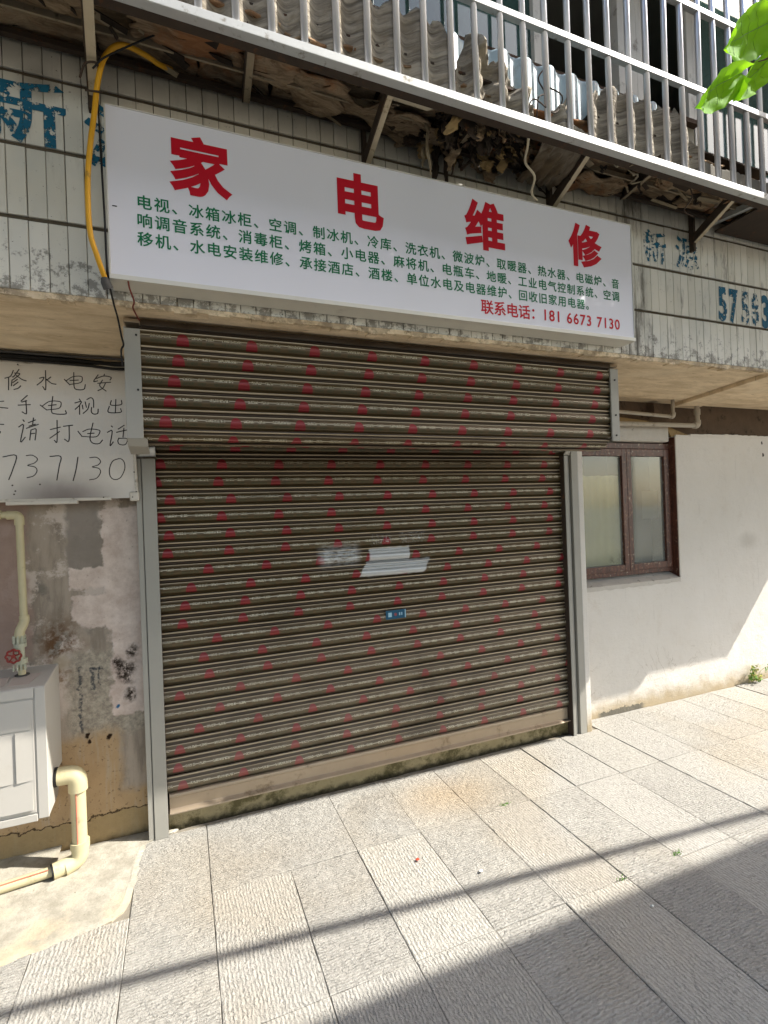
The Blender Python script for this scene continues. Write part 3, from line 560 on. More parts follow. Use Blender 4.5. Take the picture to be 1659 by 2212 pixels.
# ------------------------------------------------------------------ the shop building
B = thing('shop_building', 'tiled house front with a tan soffit, old plaster wall and whitewashed wall', 'building', (1.2, 0.1, 0))
bx('left_wall', M['left_wall'], -4.0, -0.118, 0.09, 0.30, -0.02, 2.30, B)
bx('whitewashed_wall', M['white_wall'], 3.592, 9.0, 0.15, 0.40, -0.02, 2.040, B)
o = MB().box(2.56, 3.592, 0.15, 0.40, -0.02, 0.925).build('whitewashed_wall', M['white_wall'], B)
# uneven top edge of the whitewash
mb = MB()
for i in range(60):
    x = 3.595 + i * 0.04; h = 0.006 + 0.012 * abs(nz(x * 9, 3.1)) + (0.01 if i > 3 else 0)
    mb.box(x, x + 0.041, 0.146, 0.19, 2.036, 2.040 + h)
mb.build('whitewash_edge', M['white_wall'], B)
bx('raw_beam', M['raw_beam'], 2.35, 9.0, 0.185, 0.45, 2.035, 2.30, B)
bx('corner_jamb', M['white_wall'], 2.478, 2.524, 0.004, 0.15, -0.02, 1.95, B, 0.006)
bx('lintel_beam', M['raw_beam'], -0.2, 2.56, 0.10, 0.40, 1.70, 2.30, B)
bx('back_wall', M['dark'], -0.2, 2.52, 0.13, 0.2, -0.02, 1.75, B)
# threshold under the shutter
mb = MB(); mb.grid(lambda u, v: (-0.112 + 2.50 * u, 0.046 - 0.008 * nz(u * 30, v * 3) + 0.004 * (1 - v), -0.02 + 0.105 * v + 0.006 * nz(u * 18, 2)), 90, 4); mb.grid(lambda u, v: (-0.112 + 2.50 * u, 0.05 + 0.09 * v, 0.085), 10, 1)
mb.build('threshold', M['threshold'], B, smooth=True)
# soffit and fascia
SB = 2.295
bx('soffit', M['soffit'], -4.0, 5.1, -0.690, 0.40, SB, SB + 0.06, B)
bx('soffit', M['soffit'], 5.1, 5.98, -0.655, 0.40, SB, SB + 0.06, B)  # unseen end, set back to place the shadow edge on the wall
mb = MB()   # broken lower lip of the fascia
for i in range(230):
    x = -4.0 + i * 0.0396; h = 0.004 + 0.022 * abs(nz(x * 7, 1.7)) + 0.016 * abs(nz(x * 31, 4.2))
    if x < 5.06: mb.box(x, x + 0.0402, -0.6975 - 0.004 * abs(nz(x * 11, 9)), -0.655, SB - h * 0.7, SB + 0.012)
mb.build('soffit_edge', M['soffit'], B)
mb = MB(); mb.prism([(3.60, 0.18), (3.86, 0.18), (3.52, -0.69), (3.34, -0.69)], 'z', SB - 0.028, SB - 0.001); mb.build('soffit_beam', M['soffit'], B, 0.004)
FA = MB().box(-4.0, 5.1, -0.694, -0.45, SB + 0.03, 3.16).build('fascia', M['tile_joint'], B)
bx('upper_wall', M['upper_wall'], 5.1, 5.98, -0.655, 0.30, SB + 0.03, 8.6, B)
# tiles: rows between dark grooves
zr = [(2.306, 2.538), (2.552, 2.780), (2.794, 3.020), (3.034, 3.140)]
TP = 0.0562; tm = {}
for k, (z0, z1) in enumerate(zr):
    hh = z1 - z0; a = 0.0032; w_ = TP - 0.0022
    vs = [(0, 0, 0), (w_, 0, 0), (w_, 0, hh), (0, 0, hh), (0, -0.006, 0), (w_, -0.006, 0), (w_, -0.006, hh), (0, -0.006, hh), (a*.5, -0.008, a*.5), (w_ - a*.5, -0.008, a*.5), (w_ - a*.5, -0.008, hh - a*.5), (a*.5, -0.008, hh - a*.5)]
    fs = [(0, 1, 5, 4), (1, 2, 6, 5), (2, 3, 7, 6), (3, 0, 4, 7), (4, 5, 9, 8), (5, 6, 10, 9), (6, 7, 11, 10), (7, 4, 8, 11), (8, 9, 10, 11)]
    me = MB().add(vs, fs).mesh('tile'); me.materials.append(M['tile']); tm[k] = me
rest = MB(); cnt = 0
for k, (z0, z1) in enumerate(zr):
    me = tm[k]
    for i in range(-63, 92):
        x = -0.494 + i * TP + (0.028 if k == 99 else 0)
        if x > 5.04: continue
        hidden = k in (1, 2) and -0.16 < x < 2.07
        jx, jy = random.uniform(-.0005, .0005), random.uniform(-.0012, .0004)
        if -0.62 < x < 3.4 and not hidden:
            o = bpy.data.objects.new('tile', me); col.objects.link(o); place(o, (x + jx, -0.6945 + jy, z0), FA)
            o.rotation_euler = (random.uniform(-.006, .006), 0, random.uniform(-.01, .01)); cnt += 1
        else: rest.add([(v.co.x + x + jx, v.co.y - 0.6945 + jy, v.co.z + z0) for v in me.vertices], [tuple(p.vertices) for p in me.polygons])
o = rest.build('tiles_beyond', M['tile'], FA); o['kind'] = 'stuff'
print('tiles', cnt)
# slab nosing over the tiles
mb = MB(); mb.grid(lambda u, v: (-4 + 9.1 * u, -0.700 - 0.030 * (1 if v > 0.3 else 0) + 0.008 * nz(u * 90, v * 9), 3.138 + 0.07 * v + 0.006 * nz(u * 70, 5)), 260, 6)
mb.box(-4, 5.1, -0.69, -0.45, 3.16, 3.205); mb.build('slab_nosing', M['red_brown'], B)
# stencilled lettering on the tiles
def letters(spec, er):
    mb = MB()
    for ch, x0, x1, z0, z1, bold in spec: fit(mb, ch, x0, x1, z0, z1, -0.7052, bold)
    o = mb.build('stencilled_lettering', M['spray'], B); o['erode'] = er; return o
letters([('新', -0.600, -0.318, 2.790, 3.015, 0.022), ('源', -0.268, -0.02, 2.755, 2.99, 0.020)], 0.155)
letters([('新', 2.325, 2.492, 2.81, 2.99, 0.022), ('源', 2.56, 2.745, 2.81, 2.99, 0.014)], 0.20)
letters([('5', 2.892, 2.965, 2.553, 2.752, 0.038)], 0.13)
letters([('8', 3.178, 3.245, 2.548, 2.752, 0.034)], 0.21)
letters([('7', 2.985, 3.062, 2.548, 2.750, 0.040)], 0.12)
letters([('5', 3.088, 3.158, 2.550, 2.750, 0.034)], 0.21)
letters([('3', 3.272, 3.340, 2.548, 2.750, 0.04)], 0.06)
letters([('3', 3.365, 3.433, 2.548, 2.750, 0.04)], 0.08)

# upper storey behind the cage
def wall(x0, x1, z0, z1, y0=-0.62): bx('upper_wall', M['upper_wall'], x0, x1, y0, -0.50, z0, z1, B)
wall(-4, 2.86, 3.205, 3.70); wall(-4.0, -1.2, 3.70, 5.2); wall(-4, 5.1, 5.2, 8.6)
wall(4.4, 5.1, 3.205, 5.2)
bx('window_sill', M['red_brown'], -1.2, 2.86, -0.655, -0.50, 3.70, 3.725, B)
def upper_window(x0, x1, z0, z1, pane_mat, split=None):
    mb = MB(); t = 0.045; y0, y1 = -0.60, -0.54
    mb.box(x0, x0 + t, y0, y1, z0, z1).box(x1 - t, x1, y0, y1, z0, z1).box(x0 + t, x1 - t, y0, y1, z0, z0 + t).box(x0 + t, x1 - t, y0, y1, z1 - t, z1)
    f = mb.build('upper_window', M['alu_frame'], B, 0.002)
    xs = [x0 + t, x1 - t] if split is None else [x0 + t, split, x1 - t]
    for a, b in zip(xs, xs[1:]):
        if pane_mat: bx('pane', M[pane_mat], a, b, -0.574, -0.568, z0 + t, z1 - t, f)
    return f
upper_window(-1.2, 0.70, 3.725, 5.2, 'green_glass', -0.2)
upper_window(0.70, 1.79, 3.725, 5.2, 'green_glass', 1.25)
upper_window(1.79, 2.36, 3.725, 5.2, None)
upper_window(2.36, 2.45, 3.725, 5.2, None)
upper_window(2.45, 2.90, 3.725, 5.2, None)
upper_window(2.90, 4.40, 3.15, 5.2, 'green_glass', 3.65)
for x in (0.88, 1.02, 1.17, 1.34, 1.48, 1.62): bx('shutter_slat', M['grey_panel'], x, x + 0.11, -0.52, -0.51, 3.75, 5.1, B)
bx('curtain', M['curtain'], 1.02, 1.16, -0.535, -0.53, 3.9, 5.1, B)
mb = MB(); mb.box(-4, 5.1, 2.4, 2.5, 3.2, 5.6).box(-4.05, -4, -0.5, 2.4, 3.2, 5.6).box(5.1, 5.15, -0.5, 2.4, 3.2, 5.6).box(-4, 5.1, -0.5, 2.4, 5.25, 5.3).box(-4, 5.1, -0.5, 2.4, 3.12, 3.16)
mb.build('upper_room', M['room'], B)
bx('roof', M['upper_wall'], -4.0, 5.98, -0.62, 6.0, 8.6, 8.8, B)
bx('end_wall', M['upper_wall'], -4.1, -4.0, -0.69, 6.0, -0.02, 8.6, B)

# brown window in the right wall
WD = MB(); y0, y1 = 0.205, 0.26
def fr(x0, x1, z0, z1, a=y0, b=y1): WD.box(x0, x1, a, b, z0, z1)
fr(2.56, 3.60, 1.940, 1.985); fr(2.56, 3.60, 0.985, 1.022); fr(3.560, 3.60, 1.022, 1.940); fr(2.56, 2.62, 1.022, 1.94)
win = WD.build('brown_window', M['brown_wood'], B, 0.004)
def casement(x0, x1, t0, t1):
    mb = MB(); a, b = 0.193, 0.235; z0, z1 = 1.022, 1.938; zb, zt = 1.068, 1.884
    mb.box(x0, x0 + t0, a, b, z0, z1).box(x1 - t1, x1, a, b, z0, z1).box(x0 + t0, x1 - t1, a, b, z0, zb).box(x0 + t0, x1 - t1, a, b, zt, z1)
    mb.build('casement', M['brown_wood'], win, 0.003)
    bx('pane', M['dusty_glass'], x0 + t0, x1 - t1, 0.214, 0.218, zb, zt, win)
casement(2.62, 3.122, 0.05, 0.045); casement(3.124, 3.558, 0.045, 0.045)
mb = MB(); mb.prism([(3.600, 0.148), (3.600, 0.262), (3.630, 0.262), (3.630, 0.16)], 'z', 0.93, 2.03)
bx('window_reveal', M['brown_wood'], 3.588, 3.60, 0.158, 0.262, 0.93, 2.03, B)
bx('lintel_patch', M['grey_plaster'], 2.90, 3.53, 0.155, 0.26, 1.992, 2.115, B, 0.012)
mb = MB(); mb.grid(lambda u, v: (2.56 + 1.03 * u, 0.146 + 0.11 * v, 0.935 + 0.045 * v + 0.006 * nz(u * 22, v * 2)), 40, 4); mb.grid(lambda u, v: (2.56 + 1.03 * u, 0.146, 0.905 + 0.03 * v + (0.008 * nz(u * 18, 7) if v == 0 else 0.006 * nz(u * 22, 0))), 40, 1)
mb.build('window_sill', M['grey_plaster'], B, smooth=True)
bx('wall_patch', M['white_wall'], 2.56, 2.62, 0.19, 0.26, 0.93, 2.0, B)
# room behind it: cream paper, grey board
mb = MB(); mb.grid(lambda u, v: (2.665 + 0.405 * u, 0.226 + 0.004 * math.sin(u * 34) * v, 1.072 + (0.668 + 0.012 * nz(u * 9, 2)) * v), 50, 8); mb.build('paper_curtain', M['curtain'], win, smooth=True)
bx('grey_board', M['grey_panel'], 3.30, 3.47, 0.226, 0.229, 1.40, 1.62, win)
mb = MB(); mb.box(2.5, 3.75, 1.0, 1.05, 0.6, 2.3).box(2.45, 2.5, 0.27, 1.0, 0.6, 2.3).box(3.75, 3.8, 0.27, 1.0, 0.6, 2.3).box(2.5, 3.75, 0.27, 1.0, 0.6, 0.65); mb.build('back_room', M['room'], B)
# leaning plywood scraps above the lintel
p1 = MB(); p1.prism([(2.62, 2.235), (2.70, 2.205), (2.98, 2.175), (3.34, 2.150), (3.50, 2.118), (2.62, 2.118)], 'y', 0.168, 0.18); p1.build('plywood_scrap', M['old_ply'], B)
p1 = MB(); p1.prism([(3.50, 2.125), (3.60, 2.09), (3.80, 2.036), (3.56, 2.036)], 'y', 0.160, 0.172); p1.build('plywood_scrap', M['old_ply'], B)

# ------------------------------------------------------------------ roller shutter
RS = thing('roller_shutter', 'closed bronze roller shutter with rows of small red dome prints', 'shutter', (1.1, 0.02, 0))
prof = [(0.0, 0.0), (-0.002, -0.006), (-0.006, -0.009), (-0.010, -0.007), (-0.012, 0.001), (-0.0225, 0.002), (-0.0245, -0.007), (-0.0275, -0.009), (-0.031, -0.006), (-0.034, -0.005), (-0.039, -0.010), (-0.047, -0.0145), (-0.058, -0.015), (-0.068, -0.012), (-0.075, -0.007), (-0.079, 0.000), (-0.083, 0.009), (-0.0895, 0.010)]
LS = 2.57
NS = 36; kp = len(prof); sms = []
for sv in range(4):
    mb = MB()
    for i in range(NS + 1):
        dent = 0.006 * max(0, nz(i * 0.5, 40 + sv * 9) - 0.25)
        for z, y in prof: mb.v.append((LS * i / NS, y + 0.0016 * nz(i * 0.5, z * 20 + sv * 7) + dent * math.sin(math.pi * z / -0.0895), z + 0.0013 * nz(i * 0.4, 3.3 + sv * 5)))
    for i in range(NS):
        for j in range(kp - 1): mb.f.append((i * kp + j, (i + 1) * kp + j, (i + 1) * kp + j + 1, i * kp + j + 1))
    sm = mb.mesh('slat', smooth=True); sm.materials.append(M['slat']); sms.append(sm)
def slat(world, off, scale=1.0, rx=0.0, name='slat'):
    o = bpy.data.objects.new(name, random.choice(sms)); col.objects.link(o); place(o, world, RS); o.scale = (scale,) * 3; o.rotation_euler = (rx, random.uniform(-.0006, .0006), 0); o['print_offset'] = off; return o
dom = {-2: .05, -1: -.02, 0: -.09, 1: -.11, 2: -.051, 3: -.100, 4: -.061, 5: -.07, 6: .116, 7: .032, 8: .001, 9: -.013, 10: .146, 11: .079, 12: .103, 13: -.039, 14: .147, 15: .045, 16: -.048, 17: -.058, 18: -.039}
for k in range(-2, 19): slat((-0.15, 0.045, 1.863 - 0.0885 * k), dom[k] + 0.15)
bd = [.027, .009, -.009, -.027, -.045]
for k in range(5): slat((-0.125, -0.57 + 0.002 * k, 2.276 - 0.0792 * k), (bd[k] + 0.125) / 0.9, 0.9, name='box_slat')
slat((-0.125, -0.564, 1.881), (-.054 + 0.125) / 0.9, 0.9, R(56), 'box_slat')
slat((-0.125, -0.499, 1.837), (.0 + 0.125) / 0.9, 0.9, R(98), 'box_slat')
slat((-0.125, -0.420, 1.848), (.05 + 0.125) / 0.9, 0.9, R(104), 'box_slat')
slat((-0.125, -0.343, 1.868), (.02 + 0.125) / 0.9, 0.9, R(104), 'box_slat')
bx('box_top', M['alu_bar'], -0.178, 2.236, -0.588, -0.20, 2.272, 2.286, RS, 0.003)
bx('box_top_lip', M['slat'], -0.12, 2.18, -0.592, -0.585, 2.262, 2.284, RS)
bx('box_back', M['dark'], -0.12, 2.18, -0.20, -0.19, 1.885, 2.27, RS)
mb = MB().box(-0.178, -0.122, -0.588, -0.578, 1.838, 2.250).box(-0.178, -0.172, -0.578, -0.05, 1.838, 2.26)
mb.build('side_plate', M['galv'], RS, 0.0015)
mb = MB().prism([(-0.578, 1.838), (-0.588, 1.838), (-0.560, 1.812), (-0.45, 1.795), (-0.45, 1.80)], 'x', -0.178, -0.110); mb.build('plate_lip', M['galv'], RS)
mb = MB().box(2.182, 2.236, -0.590, -0.580, 1.870, 2.262).box(2.230, 2.236, -0.580, -0.05, 1.87, 2.262)
mb.build('side_plate', M['galv'], RS, 0.0015)
for z in (2.20, 2.01, 1.90): MB().tube([(2.209, -0.594, z), (2.209, -0.589, z)], 0.005, 8).build('screw', M['screw'], RS)
for z in (2.225, 2.02): MB().tube([(-0.135, -0.592, z), (-0.135, -0.587, z)], 0.004, 8).build('screw', M['screw'], RS)
# guide rails
def guide(xa, xb, xc, ztop, y=0.0, wide=None):
    mb = MB().box(xa, xb, y, y + 0.05, 0.0, ztop).box(xb + 0.004, xc, y - 0.004, y + 0.02, 0.0, ztop)
    mb.box(xb, xb + 0.004, y + 0.012, y + 0.05, 0.0, ztop); return mb
gl = guide(-0.197, -0.174, -0.110, 1.828).build('guide_rail', M['galv'], RS, 0.0015)
mb = MB(); mb.box(2.362, 2.384, -0.004, 0.018, 0.0, 1.86).box(2.384, 2.412, 0.014, 0.04, 0.0, 1.86).box(2.412, 2.424, 0.026, 0.05, 0, 1.86).box(2.424, 2.476, 0.0, 0.05, 0.0, 1.90)
gr = mb.build('guide_rail', M['galv'], RS, 0.0015)
bx('guide_channel', M['dark_iron'], -0.115, -0.110, 0.0, 0.09, 0.0, 1.83, RS); bx('guide_channel', M['dark_iron'], 2.357, 2.362, 0.0, 0.09, 0, 1.86, RS)
# bent metal lead-in above the left and right rail
mb = MB(); mb.grid(lambda u, v: (-0.192 + 0.085 * u, -0.03 * v ** 1.4 + 0.004, 1.834 + 0.045 * v + 0.004 * u), 4, 4); mb.build('lead_in', M['galv_lit'], RS, solid=0.002, smooth=True)
mb = MB(); mb.grid(lambda u, v: (2.360 + 0.05 * u, -0.035 * v ** 1.5, 1.862 + 0.06 * v * (0.5 + 0.5 * u)), 4, 4); mb.build('lead_in', M['galv'], RS, solid=0.002, smooth=True)
# bottom bar
mb = MB(); P_ = [(0.036, 0.187), (0.028, 0.184), (0.026, 0.172), (0.034, 0.166), (0.036, 0.112), (0.026, 0.106), (0.014, 0.100), (0.014, 0.093), (0.05, 0.093), (0.05, 0.187)]
mb.prism(P_, 'x', -0.103, 2.300); mb.build('bottom_bar', M['alu_bar'], RS, 0.001)
mb = MB(); mb.prism([(0.040, 0.180), (0.040, 0.105), (0.052, 0.105), (0.052, 0.180)], 'x', 2.300, 2.352).prism([(0.018, 0.1), (0.018, 0.094), (0.05, 0.094), (0.05, 0.1)], 'x', 2.300, 2.392); mb.build('bar_end', M['alu_bar'], RS)
# blue sticker
stk = bx('sticker', M['sticker_blue'], 1.068, 1.194, 0.0262, 0.0275, 0.912, 0.962, RS); stk.rotation_euler = (0, R(-0.5), 0)
mb = MB().box(1.082, 1.104, 0.0248, 0.026, 0.925, 0.95).box(1.150, 1.157, 0.0248, 0.026, 0.93, 0.946).box(1.163, 1.170, 0.0248, 0.026, 0.93, 0.946).box(1.186, 1.192, 0.0248, 0.026, 0.914, 0.96); mb.build('sticker_print', M['sticker_pale'], stk)
MB().tube([(1.128, 0.0248, 0.937), (1.128, 0.026, 0.937)], 0.009, 14).build('sticker_dot', M['sticker_red'], stk)

# ------------------------------------------------------------------ shop sign
SG = thing('shop_sign', 'long white repair shop sign with big red characters over the shutter', 'sign', (0.97, -0.75, 2.33))
bx('panel', M['sign'], -0.190, 2.128, -0.800, -0.780, 2.352, 2.914, SG, 0.001)
bx('casing', M['sign_edge'], -0.186, 2.124, -0.780, -0.704, 2.352, 2.908, SG)
mb = MB().box(-0.194, 2.133, -0.806, -0.704, 2.335, 2.351).box(-0.194, -0.190, -0.804, -0.704, 2.351, 2.916).box(2.128, 2.132, -0.804, -0.704, 2.351, 2.916).box(-0.190, 2.128, -0.804, -0.704, 2.914, 2.917)
mb.build('frame', M['sign_edge'], SG, 0.001)
YS = -0.8012
for ch, a in (('家', (0.000, 0.209, 2.661, 2.873)), ('电', (0.604, 0.796, 2.654, 2.868)), ('维', (1.172, 1.376, 2.656, 2.872)), ('修', (1.734, 1.937, 2.660, 2.868))):
    mb = MB(); fit(mb, ch, *a, YS, 0.035); mb.build('red_character', M['sign_red'], SG)
L1 = '电视、冰箱冰柜、空调、制冰机、冷库、洗衣机、微波炉、取暖器、热水器、电磁炉、音'
L2 = '响调音系统、消毒柜、烤箱、小电器、麻将机、电瓶车、地暖、工业电气控制系统、空调'
L3 = '移机、水电安装维修、承接酒店、酒楼、单位水电及电器维护、回收旧家用电器。'
for Ln, zc in ((L1, 2.608), (L2, 2.546), (L3, 2.483)):
    em = 0.0505
    for i, ch in enumerate(Ln):
        mb = MB(); put(mb, ch, -0.1075 + i * 0.0552, zc - 0.38 * em, em, YS, 0.016); mb.build('green_character', M['sign_green'], SG)
zb = 2.384
for i, ch in enumerate('联系电话：'): mb = MB(); put(mb, ch, 1.238 + i * 0.0655, 2.409 - 0.38 * 0.066, 0.066, YS, 0.018); mb.build('red_character', M['sign_red'], SG)
for s_, xa, xb in (('181', 1.566, 1.680), ('6673', 1.706, 1.864), ('7130', 1.888, 2.040)):
    p_ = (xb - xa) / len(s_)
    for i, ch in enumerate(s_): mb = MB(); put(mb, ch, xa + i * p_, zb, 0.070, YS, 0.018, 0.98); mb.build('digit', M['sign_red'], SG)
bx('scuff', M['screw'], -0.179, -0.165, -0.8013, -0.800, 2.578, 2.581, SG)

# ------------------------------------------------------------------ whiteboard with handwriting
WBd = thing('whiteboard', 'hand written whiteboard advert hung on the left wall beside the shutter', 'whiteboard', (-0.7, -0.02, 1.63))
mb = MB(); mb.prism([(-1.45, 1.640), (-0.186, 1.640), (-0.200, 2.254), (-1.45, 2.254)], 'y', -0.034, -0.015); mb.build('board', M['whiteboard'], WBd)
mb = MB().box(-1.45, -0.206, -0.040, -0.014, 2.240, 2.254).box(-1.45, -0.30, -0.039, -0.014, 1.632, 1.645)
mb.bar((-0.192, -0.027, 1.65), (-0.205, -0.027, 2.25), 0.026, 0.012, (1, 0, 0)); mb.build('frame', M['board_frame'], WBd, 0.0015)
bx('pen_tray', M['board_frame'], -0.70, -0.432, -0.062, -0.030, 1.618, 1.634, WBd, 0.002)
bx('corner_cap', M['board_frame'], -0.222, -0.182, -0.045, -0.012, 1.625, 1.668, WBd, 0.006)
bx('corner_cap', M['board_frame'], -0.228, -0.200, -0.043, -0.012, 2.232, 2.258, WBd, 0.004)
for x, z in ((-0.642, 2.232), (-0.214, 2.236), (-0.194, 1.668), (-0.2, 1.76), (-0.21, 1.643), (-0.33, 1.645)): MB().tube([(x, -0.046, z), (x, -0.040, z)], 0.0028, 8).build('nail', M['screw'], WBd)
HG = [9, 4, 4, 6, 2, 4, 4, 8, 3, 2, 9, 5, 4, 6, 1, 1, 1, 1, 1, 1]; assert sum(HG) == len(HAND), (sum(HG), len(HAND))
brk = set(); acc_ = 0
for q_ in HG: acc_ += q_; brk.add(acc_)
mb = MB()
for si, st in enumerate(HAND):
    w0 = 0.0042 if len(st) < 6 else 0.0037
    p = catmull([(a, 0, b) for a, b in st], 4) if len(st) > 2 else [Vector((a, 0, b)) for a, b in st]
    for q, (a, b) in enumerate(zip(p, p[1:])):
        d = (b - a); 
        if d.length < 1e-5: continue
        t = Vector((-d.z, 0, d.x)).normalized() * w0 / 2; e = d.normalized() * w0 * 0.35; yy = -0.0352 - 0.00001 * (q % 3)
        mb.add([(v.x, yy, v.z) for v in (a - t - e, b - t + e, b + t + e, a + t - e)], [(0, 1, 2, 3)])
    if si + 1 in brk: mb.build('handwritten_character', M['marker'], WBd); mb = MB()

# ------------------------------------------------------------------ cables above the whiteboard
def cable(name, label, pts, r, mat, cat='cable', n=8, k=6, group=None):
    o = MB().tube(catmull(pts, k), r, n).build(name, M[mat]); return tag(o, label, cat, group)
cable('black_cable', 'thick black cable running under the soffit above the whiteboard', [(-1.6, -0.03, 2.262), (-0.9, -0.035, 2.270), (-0.5, -0.03, 2.270), (-0.3, -0.035, 2.262), (-0.185, -0.06, 2.262)], 0.0115, 'black_cable')
cable('grey_cable', 'thin dusty grey cable lying along the thick black one', [(-1.6, -0.045, 2.281), (-0.8, -0.05, 2.284), (-0.45, -0.052, 2.281), (-0.3, -0.05, 2.285), (-0.185, -0.07, 2.275)], 0.006, 'grey_cable')
cable('black_cable', 'lowest black cable sagging just over the whiteboard edge', [(-1.6, -0.05, 2.245), (-0.75, -0.055, 2.25), (-0.4, -0.05, 2.246), (-0.27, -0.055, 2.236), (-0.185, -0.05, 2.242)], 0.007, 'black_cable')
cable('black_wire', 'thin black wire hanging past the left edge of the sign to the shutter box', [(-0.212, -0.79, 3.0), (-0.208, -0.80, 2.8), (-0.203, -0.80, 2.55), (-0.200, -0.80, 2.36), (-0.194, -0.73, 2.29), (-0.186, -0.68, 2.25), (-0.180, -0.64, 2.20), (-0.176, -0.62, 2.175), (-0.185, -0.61, 2.155), (-0.183, -0.60, 2.10)], 0.0032, 'black_cable', 'wire')
cable('red_wire', 'faded red wire dangling from the lower left corner of the sign', [(-0.140, -0.80, 2.338), (-0.138, -0.775, 2.32), (-0.128, -0.74, 2.292), (-0.135, -0.70, 2.285), (-0.128, -0.66, 2.275), (-0.12, -0.61, 2.272)], 0.0028, 'red_wire', 'wire')
cable('red_wire', 'short red wire poking out at the right edge of the sign', [(2.135, -0.72, 2.665), (2.152, -0.715, 2.62), (2.146, -0.712, 2.585), (2.160, -0.715, 2.55), (2.148, -0.712, 2.49)], 0.0035, 'red_wire', 'wire')
cable('black_wire', 'thin black wire slanting up from the pale bracket to the cage', [(-0.215, -0.86, 2.975), (-0.16, -0.88, 3.02), (0.066, -0.90, 3.174), (0.281, -0.90, 3.323), (0.7, -0.92, 3.60)], 0.0028, 'black_cable', 'wire')
hs = thing('yellow_hose', 'yellow plastic hose bent down the wall at the left end of the sign', 'hose', (-0.22, -0.82, 2.3))
MB().tube(catmull([(-0.207, -0.80, 2.330), (-0.225, -0.83, 2.39), (-0.242, -0.84, 2.467), (-0.243, -0.84, 2.616), (-0.232, -0.84, 2.74), (-0.217, -0.84, 2.846), (-0.203, -0.845, 2.95), (-0.178, -0.85, 3.035), (-0.130, -0.85, 3.085), (-0.06, -0.835, 3.085), (-0.02, -0.80, 3.095), (0.02, -0.75, 3.13)], 6), 0.0084, 10).build('hose', M['yellow_hose'], hs)
MB().tube([(-0.200, -0.79, 2.305), (-0.207, -0.80, 2.322), (-0.209, -0.803, 2.335)], [0.016, 0.015, 0.011], 8).build('end_sleeve', M['grey_cable'], hs)
MB().tube([(-0.24, -0.853, 2.905), (-0.19, -0.853, 2.912)], 0.003, 6).build('cable_tie', M['dark_iron'], hs)

# ------------------------------------------------------------------ white meter box and its pipes
GB = thing('meter_box', 'white plastic meter box mounted low on the stained left wall', 'meter box', (-0.9, -0.05, 0.3))
mb = MB(); mb.prism([(-0.168, 0.855), (-0.168, 0.306), (0.0, 0.315 + 0.0), (0.035, 0.42), (0.095, 0.42), (0.095, 0.88)], 'x', -1.25, -0.5575)
mb.build('body', M['box_white'], GB, 0.005, seg=3)
dr_ = bx('door', M['box_white'], -1.21, -0.602, -0.1725, -0.167, 0.335, 0.805, GB, 0.0015)
mb = MB()
for i in range(9):
    x1 = -0.610 - i * 0.064
    mb.prism([(x1, -0.1727), (x1 - 0.056, -0.1785), (x1 - 0.058, -0.1727)], 'z', 0.470, 0.674)
mb.build('rib', M['box_white'], dr_)
mb = MB(); mb.prism([(-0.1727, 0.350), (-0.180, 0.350), (-0.1727, 0.462)], 'x', -1.20, -0.612); mb.build('louvre', M['box_white'], dr_)
mb = MB(); mb.prism([(-0.1727, 0.800), (-0.1727, 0.684), (-0.176, 0.684)], 'x', -1.20, -0.612); mb.build('louvre', M['box_white'], dr_)
mb = MB(); mb.prism([(-0.167, 0.852), (-0.1735, 0.852), (-0.1735, 0.306), (-0.167, 0.306)], 'x', -0.595, -0.5576); mb.build('stile', M['box_white'], GB, 0.002)
mb = MB(); mb.prism([(-0.167, 0.852), (-0.1735, 0.852), (-0.1735, 0.812), (-0.167, 0.812)], 'x', -1.25, -0.5985); mb.build('head', M['box_white'], GB, 0.002)
mb = MB(); mb.prism([(-0.167, 0.328), (-0.1735, 0.328), (-0.1735, 0.298), (-0.15, 0.296)], 'x', -1.25, -0.5985); mb.build('foot', M['box_white'], GB, 0.002)
mb = MB(); mb.add([(-0.70, -0.125, 0.8590), (-0.625, -0.128, 0.8590), (-0.60, -0.02, 0.8745), (-0.70, -0.02, 0.8745)], [(0, 1, 2, 3)]); mb.add([(-0.80, -0.125, 0.859), (-0.715, -0.125, 0.859), (-0.715, -0.03, 0.873), (-0.8, -0.03, 0.873)], [(0, 1, 2, 3)]); mb.build('paper_label', M['paper'], GB, solid=0.001)
WP = thing('water_pipe', 'cream plastic pipe coming down to a valve with a red handwheel', 'pipe', (-0.67, -0.02, 0.87))
def pipe(par, pts, r, mat='cream_pipe', name='pipe_run', n=16): return MB().tube(pts, r, n).build(name, M[mat], par)
def elbow(par, p, a, b, r, ln, mat='cream_pipe', name='elbow'):
    p = Vector(p); a = Vector(a).normalized(); b = Vector(b).normalized(); pts = [p + a * ln]
    for i in range(7):
        t = i / 6; q = (1 - t) ** 2 * (p + a * r * 1.1) + 2 * t * (1 - t) * p + t * t * (p + b * r * 1.1); pts.append(q)
    pts.append(p + b * ln); return MB().tube(pts, r, 16).build(name, M[mat], par)
pipe(WP, [(-1.4, 0.0, 1.578), (-0.70, 0.0, 1.578)], 0.0150); pipe(WP, [(-0.757, 0.0, 1.578), (-0.733, 0.0, 1.578)], 0.020, name='coupling')
elbow(WP, (-0.668, 0.0, 1.576), (-1, 0, 0), (0, 0, -1), 0.0195, 0.045)
pipe(WP, [(-0.668, 0.0, 1.545), (-0.664, 0.0, 1.10)], 0.0150); 
MB().tube(catmull([(-0.6635, 0.0, 1.130), (-0.6625, -0.001, 1.108), (-0.6675, -0.010, 1.088), (-0.675, -0.019, 1.068), (-0.678, -0.022, 1.040)], 4), 0.0195, 16).build('elbow', M['cream_pipe'], WP)
mb = MB()
